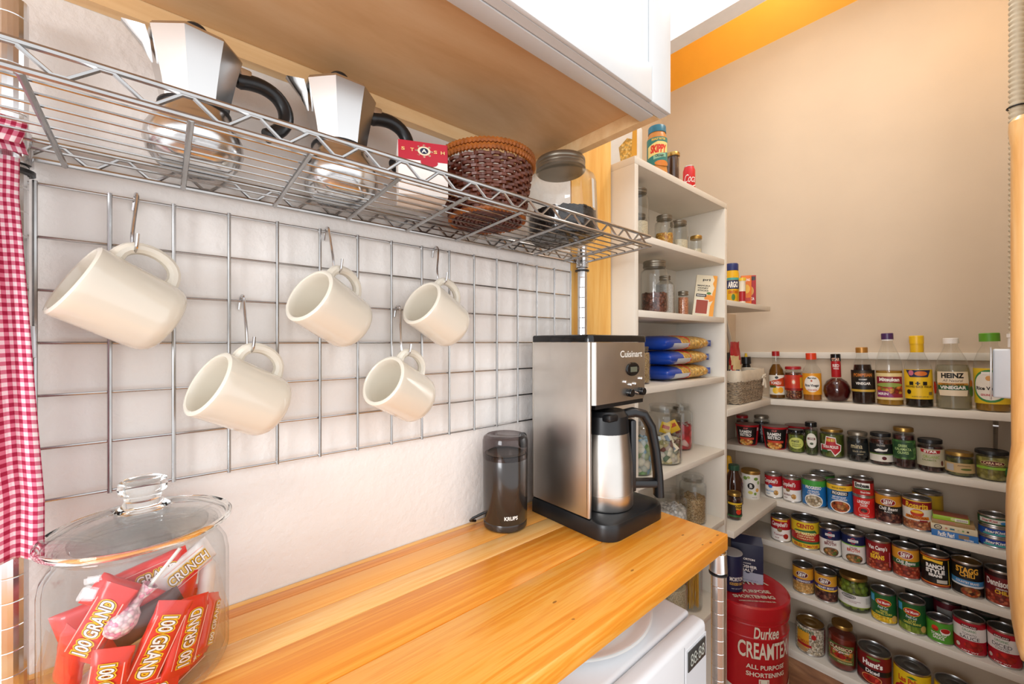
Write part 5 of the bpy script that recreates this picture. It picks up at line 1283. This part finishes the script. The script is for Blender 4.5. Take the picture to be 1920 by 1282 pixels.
# pasta bags
BLUE = plain('bag_blue', '#1b45a8', .3, var=.1, coat=.3)
BAGW = plain('bag_silver', '#c9ccd0', .35, var=.1)
PASTA = grains('dry_pasta', ['#e6ad3f', '#f0c463', '#d2952f', '#f4d48a'], 110, .35, .6)
def bag(label, z, sx, dx, rz):
    o = thing('pasta_bag', label, 'bag', (1.335 + dx, .715, z), (0, 0, rz), 'pasta bags piled in the bookcase')
    L, W, T = .285 * sx, .135, .047
    mb = MB(); nx, ny = 26, 14; vs = []; fs = []; mi = []
    rnd = random.Random(int(z * 1e4))
    for i in range(nx + 1):
        u = -1 + 2 * i / nx
        env = (1 - abs(u) ** 9) ** .5 if abs(u) < .93 else .25
        for q in range(ny):
            a = 2 * PI * q / ny
            cx, sx_ = math.cos(a), math.sin(a)
            w = W / 2 * math.copysign(abs(cx) ** .75, cx) * (1 if abs(u) < .85 else .96)
            t = T / 2 * math.copysign(abs(sx_) ** .8, sx_) * max(env, .08) * (1 + rnd.uniform(-.06, .06))
            vs.append((u * L / 2, w, t + T / 2))
    groups = {}
    for i in range(nx):
        um = -1 + 2 * (i + .5) / nx
        for q in range(ny):
            m_ = PASTA if (-.02 if q > 6 or q < 1 else -.42) < um < .88 else BAGW if (-.70 < um < -.02 and q in (7, 8, 9, 10)) else BLUE
            groups.setdefault(m_, []).append((i * ny + q, (i + 1) * ny + q, (i + 1) * ny + (q + 1) % ny, i * ny + (q + 1) % ny))
    first = True
    for m_, f_ in groups.items():
        if first: mb.add(vs, f_, m_); first = False
        else:
            k = mb.mi(m_)
            for f in f_: mb.f.append(f); mb.m.append(k)
    mb.f.append(tuple(range(ny))); mb.m.append(mb.mi(BLUE)); mb.f.append(tuple(reversed(range(nx * ny, (nx + 1) * ny)))); mb.m.append(mb.mi(BLUE))
    part('bag', mb, o, angle=60)
    part('end_seal', MB().prism([(L / 2 - .002, T / 2 - .003), (L / 2 + .018, T / 2 - .012), (L / 2 + .018, T / 2 + .010), (L / 2 - .002, T / 2 + .003)], -W * .42, W * .42, BLUE), o)
    part('printed_band', MB().tube([(-.004 * sx, W / 2 * .98 * math.copysign(abs(math.cos(a)) ** .75, math.cos(a)), T / 2 + T / 2 * 1.01 * math.copysign(abs(math.sin(a)) ** .8, math.sin(a))) for a in [2 * PI * k / 28 for k in range(28)]], .0016, ink('#c9202a'), 5, closed=True), o)
    return o
zb_ = H + US[2] + .001
bag('blue and gold pasta bag at the bottom of the pile', zb_, 1.0, .002, -.02)
bag('blue and gold pasta bag in the middle of the pile', zb_ + .0490, .98, .006, .02)
bag('blue and gold pasta bag on top of the pile', zb_ + .098, 1.0, .0, -.04)
# tea jars
bj('jar of tea sachets behind the carafe handle', 1.075, .675, 3, .036, .165, GLASS2, .10, grains('tea_packets', ['#dcd6c2', '#6a9a5a', '#c9c2a5', '#88b0c4'], 60, .5, .4), lid_h=.02, bump=.006)
tj = bj('big jar stuffed with tea bags and yellow sachets', 1.240, .690, 3, .0545, .185, GLASS2, .07, grains('tea_bags', ['#e6dcc2', '#d9c07a', '#4a6a4a', '#efe8d6', '#7a3a2a'], 70, .5, .4), lid_h=.02, lid_r=.047, neck=.044, bump=.008)
for i, (dx, dy, dz, a, b_, col, lab) in enumerate(((.004, -.034, .115, .25, .3, '#e8c028', 'yellow tea sachet at the top front of the big tea jar'), (.026, -.026, .120, -.5, .2, '#e2b824', 'yellow tea sachet leaning right in the big tea jar'),
        (-.026, -.036, .070, .1, .1, '#dfe6ea', 'pale blue tea sachet at the left in the big tea jar'), (.020, -.040, .055, .8, .2, '#e9dcc0', 'cream tea sachet at the lower right in the big tea jar'), (-.004, -.044, .045, -.4, .1, '#3f5a4a', 'dark green tea sachet low in the big tea jar'), (.006, -.040, .082, 1.1, .2, '#e6d9b8', 'cream tea sachet lying crosswise in the big tea jar'))):
    p = Matrix.LocRotScale(tj.location, tj.rotation_euler, None) @ Vector((dx, dy, dz))
    s_ = thing('tea_sachet', lab, 'tea bag', p, (0, 0, face_cam(p.x, p.y, 0)), 'tea sachets in the big glass jar')
    s_.rotation_euler = (Matrix.Rotation(face_cam(p.x, p.y), 3, 'Z') @ Matrix.Rotation(a, 3, 'Y') @ Matrix.Rotation(b_, 3, 'X')).to_euler()
    part('packet', MB().box((0, 0, 0), (.032, .003, .038), ink(col), .0012), s_)
    part('printed_mark', MB().box((0, -.0017, .004), (.022, .0004, .012), ink('#c24a2a' if i < 2 else '#7a8a9a')), s_)
bj('glass jar with red packets beside the big tea jar', 1.440, .735, 3, .0390, .162, GLASS2, .085, grains('red_packets', ['#c9202a', '#b3182a', '#e6dcd0', '#d93a3a'], 50, .5, .4), lid_h=.018, bump=.006)
bj('jar of white flour behind the worktop corner', 1.290, .695, 4, .0520, .150, GLASS2, .085, F_FLOUR, lid_h=.02, bump=.005)
bj('jar of rolled oats behind the worktop corner', 1.445, .695, 4, .0455, .165, GLASS2, .085, F_OAT, lid_h=.02, bump=.003)
bj('jar of rice low in the bookcase under the worktop edge', 1.290, .690, 5, .0480, .180, GLASS2, .12, F_RICE, lid_h=.02)
sp = bj('jar of spaghetti low in the bookcase beside the chrome post', 1.415, .690, 5, .0410, .20, GLASS2, 0, None, lid_h=.02)
SPG = ink('#e0a93a')
noodle = MB().tube([(0, 0, 0), (0, 0, .14)], .0011, SPG, 5)
mb = MB(); rnd = random.Random(5)
for i in range(70):
    a = rnd.uniform(0, 6.28); rr = .028 * math.sqrt(rnd.random())
    mb.add(noodle.v, noodle.f, SPG, Matrix.Translation((rr * math.cos(a), rr * math.sin(a), .005)) @ Matrix.Rotation(rnd.uniform(-.06, .06), 4, 'X') @ Matrix.Rotation(rnd.uniform(-.06, .06), 4, 'Y'))
part('spaghetti', mb, sp, kind='stuff')
bj('jar of brown lentils behind the rice jar', 1.150, .70, 5, .045, .18, GLASS2, .10, F_BEAN, lid_h=.02)

# ------------------------------------------------------------------ on top of the bookcase
ZTOP = ZT + .0003
carton('cracker_box', 'white box with golden crackers printed on it, on top of the bookcase', (1.072, .745, ZTOP), (0, 0, face_cam(1.095, .735, -14)), .125, .06, .150, '#e9e4dc',
       [('p', [(.12, .10), (.42, .10), (.45, .62), (.25, .70), (.05, .55)], grains('cracker_print', ['#e8b95a', '#d9a23f', '#f0cb7c'], 160, .5, .2)), ('p', [(.35, .3), (.48, .32), (.48, .9), (.38, .85)], '#e0a63f'), ('t', 'crackers', -.2, .2, .3, .04, '#c96a4a')])
o = thing('peanut_butter_jar', 'peanut butter jar with a blue lid and teal label on top of the bookcase', 'jar', (1.165, .672, ZTOP), (0, 0, face_cam(1.165, .672, 4)))
PB = plain('peanut_butter', '#c98438', .35, var=.08)
part('body', MB().lathe([(0, 0), (.027, 0), (.030, .004), (.030, .02), (.0285, .03), (.0295, .04), (.0295, .118), (.026, .132), (.0245, .14), (0, .14)], PB, 40), o)
part('lid', MB().lathe([(0, .138), (.0265, .138), (.0265, .156), (.025, .159), (0, .159)], cap_('#1b6f8a'), 40), o)
pr = MB(); tx = MB()
wrapped([('r', 0, .5, 5.2, 1.0, '#2f7f7a'), ('p', [(-1.1, .30), (1.2, .48), (1.2, .82), (0, .84), (-1.1, .70)], '#efd98a'), ('t', 'SKIPPY', .1, .58, 1.7, .30, '#d8321f', .06, .15), ('p', [(-.4, .2), (.9, .30), (.85, .44), (-.45, .34)], '#8fc4a8'), ('t', 'CREAMY', .2, .32, .9, .09, '#2a3a2a', .03), ('t', 'PEANUT BUTTER', .1, .92, 1.4, .08, '#f0d060', .03), ('e', .5, .06, 1.6, .2, '#d9822f')], .0297, .034, .085, pr, tx)
l = part('paper_label', pr, o); part('lettering', tx, l)
jar('preserve_jar', 'small brown jar with a gold lid on top of the bookcase', (1.262, .672, ZTOP), (0, 0, 0), .0220, .108, .0215, .012, GOLD, .088, liquid('brown_syrup', '#4a2410', .95), neck=.020, lid_style='plain', n=30)
def soda(label, x, y):
    o = thing('soda_can', label, 'can', (x, y, ZTOP), (0, 0, face_cam(x, y, 10)), 'red soda cans on the bookcase')
    part('body', MB().lathe([(0, .002), (.012, .002), (.0135, 0), (.016, .002), (.0195, .009), (.0195, .082), (.0155, .093), (.0150, .095), (.0142, .095), (.0135, .092), (0, .092)], ink('#cf1a1f'), 36), o)
    part('rim', MB().lathe([(.0150, .0935), (.0158, .0945), (.0155, .0965), (.0145, .0965), (.0140, .094)], TINM, 30), o)
    tx = MB(); wrapped([('t', 'Coca', 0, .55, 1.9, .36, W_, .0, .4)], .0196, .010, .075, tx, tx)
    wv = MB(); wrapped([('p', [(-1.2, .22), (-.4, .30), (.4, .20), (1.2, .30), (1.2, .25), (.4, .15), (-.4, .25), (-1.2, .17)], W_)], .0196, .010, .075, wv, wv)
    l = part('wave_print', wv, o); part('lettering', tx, l)
soda('red soda can with white script, rightmost on top of the bookcase', 1.372, .672)
soda('red soda can half hidden behind the brown jar on the bookcase', 1.385, .735)

# ------------------------------------------------------------------ small high shelf
ZA = H + .1545
o = thing('cornstarch_bottle', 'yellow cornstarch bottle with a blue lid on the small high shelf', 'bottle', (1.800, .700, ZA), (0, 0, face_cam(1.8, .7, 12)))
part('body', MB().lathe([(0, 0), (.024, 0), (.0265, .004), (.0265, .128), (.0235, .140), (0, .14)], plain('starch_yellow', '#e8b41c', .4, var=.03), 36), o)
part('lid', MB().lathe([(0, .1405), (.0245, .1405), (.0245, .166), (.022, .170), (0, .17)], cap_('#24306a'), 30), o)
pr = MB(); tx = MB(); wrapped([('r', 0, .62, 3, .30, '#1c2a5a'), ('r', 0, .82, 3, .08, '#4fa8a0'), ('t', 'ARGO', 0, .62, 1.5, .22, W_, .05), ('t', 'CORN STARCH', 0, .36, 1.4, .10, '#c9401c', .03), ('e', 0, .18, .5, .22, '#4a7a2c')], .0266, .008, .118, pr, tx)
l = part('paper_label', pr, o); part('lettering', tx, l)
o = thing('spice_tin', 'small white and red spice tin on the small high shelf', 'tin', (1.788, .655, ZA), (0, 0, face_cam(1.79, .655)))
part('body', MB().lathe([(0, 0), (.0115, 0), (.0115, .088), (.013, .092), (0, .092)], ink('#e9dfc8'), 24), o)
part('label_print', MB().lathe([(.0118, .01), (.0118, .05)], ink('#a81a24'), 24), o)
part('cap', MB().lathe([(0, .0925), (.013, .0925), (.013, .105), (0, .105)], cap_('#e8c23a'), 24), o)
carton('baking_soda_box', 'orange box on the small high shelf', (1.900, .682, ZA), (0, 0, face_cam(1.9, .682, 6)), .038, .035, .128, '#e0762a', [('e', 0, .55, .7, .3, '#e8b23a'), ('t', 'BAKING', 0, .85, .7, .08, W_, .03), ('r', 0, .2, .8, .12, '#b5301c')])
carton('cocoa_box', 'tall dark red box standing on the small high shelf', (1.968, .688, ZA), (0, 0, face_cam(1.96, .7, 0)), .042, .035, .136, '#a81c24', [('r', 0, .90, .9, .12, '#2a1416'), ('e', 0, .5, .6, .3, '#d9a03a'), ('t', 'COCOA', 0, .25, .7, .1, W_, .03)])

# ------------------------------------------------------------------ lined wicker hamper
GREYW = plain('grey_willow', '#9a8973', .6, var=.35, scale=80)
LINEN = plain('linen_liner', '#d9cdb8', .9, var=.05, scale=50, bump=.3, bscale=400)
hb_ = thing('lined_basket', 'rectangular grey willow basket with a cream cloth liner and bow', 'basket', (1.845, .712, H - .2465), (-.02, 0, 0))
def rrect(w, d, rad, n=5):
    pts = []
    for cx, cy, a0 in ((w / 2 - rad, -d / 2 + rad, -PI / 2), (w / 2 - rad, d / 2 - rad, 0), (-w / 2 + rad, d / 2 - rad, PI / 2), (-w / 2 + rad, -d / 2 + rad, PI)):
        for q in range(n + 1): pts.append((cx + rad * math.cos(a0 + q * PI / 2 / n), cy + rad * math.sin(a0 + q * PI / 2 / n)))
    return pts
def dense(pts, step=.009):
    out = []
    for a, b_ in zip(pts, pts[1:] + pts[:1]):
        L = math.hypot(b_[0] - a[0], b_[1] - a[1]); k = max(1, round(L / step))
        out += [(a[0] + (b_[0] - a[0]) * i / k, a[1] + (b_[1] - a[1]) * i / k) for i in range(k)]
    return out
for i in range(13):
    z = .004 + i * .0072; k = i / 12
    pts = dense(rrect(.262 + .02 * k, .140 + .018 * k, .022))
    pp = []
    for j_, (x, y) in enumerate(pts):
        s_ = 1 + (.012 if (j_ + i) % 2 else -.012)
        pp.append((x * (1 + (s_ - 1) * .6), y * s_, z + .002 * math.sin(j_ * 1.9 + i)))
    part('strand', MB().tube(pp, .0040, GREYW, 5, closed=True), hb_)
part('base', MB().box((0, 0, .003), (.24, .125, .004), GREYW, .001), hb_)
ln = MB(); vs = []; fs = []
prs = [(.098, 1.00), (.100, 1.045), (.092, 1.06), (.075, 1.062), (.068, 1.05)]
prof = [(.130, .97), (.132, 1.01), (.124, 1.045), (.105, 1.06), (.090, 1.055), (.087, 1.04)]
base_ = dense(rrect(.280, .158, .024), .012); n = len(base_)
for k, (z, s_) in enumerate([(.09, .93)] + prof):
    for j_, (x, y) in enumerate(base_):
        wv = 1 + .008 * math.sin(j_ * .9 + k) if k > 1 else 1
        vs.append((x * (1 + (s_ - 1) * .6) * wv, y * s_ * wv, z + .0015 * math.sin(j_ * .7 + k)))
for k in range(len(prof)):
    for j_ in range(n): fs.append((k * n + j_, k * n + (j_ + 1) % n, (k + 1) * n + (j_ + 1) % n, (k + 1) * n + j_))
ln.add(vs, [tuple(reversed(f)) for f in fs], LINEN)
part('cloth_liner', ln, hb_)
part('bow', MB().tube([(.086, -.088, .098), (.100, -.092, .108), (.106, -.091, .100), (.090, -.089, .096), (.076, -.092, .106), (.070, -.091, .096), (.086, -.089, .095)], .0032, LINEN, 6), hb_)
part('ribbon_end', MB().tube([(.087, -.089, .096), (.082, -.092, .080), (.072, -.092, .062)], [.003, .004, .0045], LINEN, 6), hb_)
part('ribbon_end', MB().tube([(.088, -.089, .096), (.096, -.092, .078), (.100, -.092, .052)], [.003, .004, .0048], LINEN, 6), hb_)
cb = thing('snack_bag', 'crumpled red and white snack bag standing in the lined basket', 'bag', (1.862, .712, H - .2465 + .012))
mb = MB(); nx, nz = 12, 12; vs = []; rnd = random.Random(9)
for i in range(nz + 1):
    v_ = i / nz
    for q in range(2 * nx):
        a = 2 * PI * q / (2 * nx)
        t = .022 * (1 - v_ ** 2.2) + .002
        vs.append((.048 * math.cos(a) * (1 - .12 * v_) + rnd.uniform(-.003, .003), t * math.sin(a) + rnd.uniform(-.003, .003), .235 * v_ + rnd.uniform(-.002, .002)))
n = 2 * nx
gs = {}
for i in range(nz):
    for q in range(n):
        m_ = ink('#c21c22') if i > 8 or (i + q) % 9 < 2 else ink('#e8cf9a') if i > 5 else ink('#2a3a6a') if (q // 3) % 2 else ink('#e6e2dc')
        gs.setdefault(m_, []).append((i * n + q, i * n + (q + 1) % n, (i + 1) * n + (q + 1) % n, (i + 1) * n + q))
ks = list(gs)
mb.add(vs, gs[ks[0]], ks[0])
for m_ in ks[1:]:
    k = mb.mi(m_)
    for f in gs[m_]: mb.f.append(f); mb.m.append(k)
part('bag', mb, cb, angle=30)
kb = thing('sauce_bottle', 'black-capped small bottle with a yellow tip behind the lined basket', 'bottle', (2.095, .745, shelf_z('A', .745)), tilted(0))
part('body', MB().lathe([(0, 0), (.02, 0), (.0215, .003), (.0215, .12), (.015, .15), (0, .15)], BLACKG, 24), kb)
part('cap', MB().lathe([(0, .1502), (.020, .1502), (.020, .182), (0, .182)], BLACK, 24), kb)
part('tip', MB().lathe([(0, .1822), (.007, .1822), (.004, .200), (0, .2)], cap_('#e8c01c'), 16), kb)
pbx = thing('folded_pouch', 'grey folded pouch behind the snack bag in the basket', 'pouch', (1.935, .752, H - .2465 + .06))
part('pouch', MB().box((0, 0, .07), (.08, .03, .14), plain('pouch_grey', '#5a554d', .6, var=.1), .010, 3), pbx)

# ------------------------------------------------------------------ corner shelf with sauces
ZS = H - .6838
def ret_z(y): return ZS - .01 * (y - .601)
o = jar('salsa_jar', 'short jar of red salsa at the edge of the corner shelf', (1.690, .648, ret_z(.648)), (0, 0, face_cam(1.69, .648, 25)), .0260, .102, .0235, .012, GOLD, .078, F_CHER, neck=.022, lid_style='plain', n=30)
pr = MB(); tx = MB(); wrapped([('r', 0, .5, 2.8, 1.0, '#1f1a14'), ('r', 0, .90, 2.8, .14, '#e0b82a'), ('e', .2, .36, .8, .36, '#d93a1c'), ('t', 'Chunky', .2, .74, 1.0, .14, YL, .03), ('t', 'SALSA', .2, .58, .9, .14, YL, .03), ('r', 0, .06, 2.8, .1, '#2f6a34')], .0261, .014, .055, pr, tx)
l = part('paper_label', pr, o); part('lettering', tx, l)
o = thing('sauce_bottle', 'tall brown barbecue sauce bottle with a dark green cap on the corner shelf', 'bottle', (1.852, .712, ret_z(.712)))
part('glass_body', MB().lathe([(0, 0), (.033, 0), (.036, .004), (.036, .085), (.031, .108), (.019, .132), (.0175, .142), (0, .142)], plain('brown_sauce', '#3a1c10', .12, var=.1, coat=.6), 32), o)
part('cap', MB().lathe([(0, .1422), (.0215, .1422), (.0215, .160), (.019, .163), (0, .163)], cap_('#1f4a34'), 28), o)
o = thing('snack_canister', 'white canister with green leaves, a black B badge and a gold lid', 'canister', (1.982, .692, ret_z(.692)), (0, 0, face_cam(1.98, .69, 5)))
part('body', MB().lathe([(0, 0), (.0355, 0), (.036, .002), (.036, .104), (.0355, .106), (0, .106)], ink('#e6e2da'), 36), o)
part('lid', MB().lathe([(0, .1063), (.037, .1063), (.037, .118), (.035, .120), (0, .12)], GOLD, 36), o)
pr = MB(); tx = MB()
wrapped([('e', -.7, .85, .5, .16, '#7a9a4a'), ('e', -.3, .90, .35, .12, '#a8b86a'), ('e', .5, .86, .5, .14, '#6a8a3a'), ('e', .8, .70, .3, .16, '#8aa85a'), ('e', .65, .38, .4, .16, '#d9a04a'), ('e', -.1, .26, .5, .14, '#c9bf5a'), ('e', .4, .22, .3, .12, '#7a9a4a'), ('e', -.05, .54, .72, .27, BK), ('t', 'B', -.05, .54, .26, .16, W_, .03), ('t', 'NET WT 7 OZ', .35, .06, .5, .03, '#6a6a6a')], .0361, .003, .10, pr, tx)
l = part('printed_label', pr, o); part('lettering', tx, l)
o = thing('mustard_bottle', 'yellow mustard squeeze bottle behind the brown sauce bottle', 'bottle', (1.985, .785, ret_z(.785)))
MUS = plain('mustard_yellow', '#eab41a', .35, var=.04)
part('body', MB().lathe([(0, 0), (.029, 0), (.031, .004), (.031, .09), (.024, .105), (0, .105)], MUS, 28), o)
part('cap', MB().lathe([(0, .1055), (.026, .1055), (.028, .112), (.014, .132), (.0125, .140), (.0095, .158), (.006, .162), (0, .162)], MUS, 28), o)
o = thing('foil_packet', 'small silver packet lying beside the soup cans in the corner', 'packet', (2.075, .715, shelf_z('C', .715)), tilted(face_cam(2.07, .71)))
part('packet', MB().box((0, 0, .032), (.045, .02, .064), plain('foil_silver', '#8f8c86', .35, .6, var=.2), .006, 2), o)

# ------------------------------------------------------------------ shortening tin with salt on its lid
TX, TY, TR, TZ = 1.757, .638, .150, H - .963
tn = thing('shortening_tin', 'large red and cream shortening tin standing on the floor under the corner shelf', 'tin', (TX, TY, 0.0005), (0, 0, face_cam(TX, TY, 24)))
TRED = plain('tin_red', '#b5121e', .28, var=.06, scale=14, coat=.4)
TCRM = plain('tin_cream', '#ded7c4', .32, var=.05, scale=14)
hT = TZ
part('body', MB().lathe([(0, .003), (TR - .006, .003), (TR - .004, 0), (TR - .002, .004), (TR - .002, hT - .05)], TRED, 72), tn)
lid = part('lid', MB().lathe([(TR + .001, hT - .050), (TR + .004, hT - .048), (TR + .004, hT - .009), (TR + .003, hT - .004), (TR - .004, hT), (TR - .012, hT - .001), (0, hT - .001)], TRED, 72), tn)
for z in (hT - .068, hT - .115): part('rolled_bead', MB().lathe([(TR - .0025, z - .003), (TR + .0008, z), (TR - .0025, z + .003)], TRED, 72), tn)
pr = MB(); tx = MB()
hh = .30
z0 = hT - .05 - hh
# cream lower body with a round red field rising into the top
vsb = []
lower = [('p', None)]
nA = 60; vs = []; fs = []
for i in range(nA + 1):
    a = -PI + 2 * PI * i / nA
    top = .40 - .30 * max(0, 1 - (a / 1.35) ** 2) ** .5 if abs(a) < 1.35 else .40 + .0
    vs += [(a, -.02), (a, top)]
for i in range(nA): fs.append((2 * i, 2 * i + 2, 2 * i + 3, 2 * i + 1))
rr = TR - .0012
pr.add([(rr * math.sin(a), -rr * math.cos(a), max(.006, z0 + z * hh)) for a, z in vs], fs, TCRM)
CRM = '#ddd5c0'
wrapped([('t', 'Durkee', .10, .86, .62, .14, CRM, .02, .15), ('t', 'CREAMTEX', .10, .645, 1.30, .20, CRM, .02), ('t', 'ALL PURPOSE', .10, .45, .95, .055, CRM, .02), ('t', 'SHORTENING', .10, .36, .95, .055, CRM, .02),
         ('r', .02, .20, .24, .22, CRM), ('r', .02, .20, .19, .19, TRED), ('r', .02, .20, .16, .19, CRM), ('p', [(-.3, .10), (.02, -.0), (.34, .10), (.30, .14), (.02, .05), (-.26, .14)], TRED), ('t', 'FOR', .5, .12, .2, .05, '#b5121e')], TR - .0006, z0, hh, pr, tx)
l = part('printed_body', pr, tn); part('lettering', tx, l)
lt = MB()
for s_, yy, w, h_ in (('CREAMTEX', .02, .19, .040), ('ALL PURPOSE', -.045, .15, .020), ('SHORTENING', -.080, .15, .020), ('HYDROGENATED VEGETABLE OIL', -.108, .13, .007)):
    v2, f2, _ = text2d(s_, .03)
    lt.add([(x * w, yy + y * h_, hT + .0003) for x, y in v2], f2, ink(CRM))
part('lid_lettering', lt, lid)
o = thing('salt_canister', 'round dark blue salt canister with a grey top on the red tin lid', 'canister', (1.702, .664, hT + .0016), (0, 0, face_cam(1.70, .66, 30)))
part('body', MB().lathe([(0, 0), (.040, 0), (.0405, .002), (.0405, .134), (.040, .136), (0, .136)], ink('#1c2148'), 40), o)
part('top', MB().lathe([(0, .1362), (.0395, .1362), (.0395, .1375), (0, .1375)], ink('#c9c9cc'), 40), o)
pr = MB(); tx = MB()
wrapped([('t', 'MORTON', 0, .36, 1.3, .12, W_, .03), ('t', 'IODIZED SALT', 0, .22, 1.3, .08, '#e0b04a', .03), ('t', 'NET WT 26 OZ', 0, .08, 1.0, .03, '#c9c9d4')], .0406, .004, .128, pr, tx)
l = part('printed_label', pr, o); part('lettering', tx, l)
o = thing('salt_box', 'dark blue carton of coarse kosher salt on the red tin lid', 'box', (1.812, .648, hT + .0016), (0, 0, face_cam(1.81, .65, 4)))
w, d, h_ = .112, .058, .150
NAVY = plain('carton_navy', '#1d2340', .45, var=.05)
part('carton', bb(-w / 2, w / 2, -d / 2, d / 2, 0, h_, NAVY, .0008), o)
mb = MB(); mb.add([(-w / 2, -d / 2, h_), (w / 2, -d / 2, h_), (w / 2, d / 2, h_), (-w / 2, d / 2, h_), (-w / 2 + .004, 0, h_ + .024), (w / 2 - .004, 0, h_ + .024)], [(0, 1, 5, 4), (1, 2, 5), (2, 3, 4, 5), (3, 0, 4)], NAVY)
part('gable_top', mb, o, angle=10)
pr = MB(); tx = MB()
fmx = Matrix.Translation((0, -d / 2, h_ / 2))
flat([('r', 0, .13, .99, .26, '#a9adbd'), ('e', .02, .25, .13, .05, '#1d2340')] + [('t', 'MORTON', .02, .60, .44, .055, W_, .04), ('t', 'COARSE', .0, .49, .24, .03, W_, .02), ('t', 'KOSHER', .02, .405, .58, .075, W_, .03), ('t', 'SALT', .02, .31, .36, .075, W_, .03), ('t', 'NET WT 48 OZ (3 LB) 1.36 kg', 0, .05, .7, .02, '#4a5070')], w, h_, pr, tx, fmx)
l = part('printed_face', pr, o); part('lettering', tx, l)
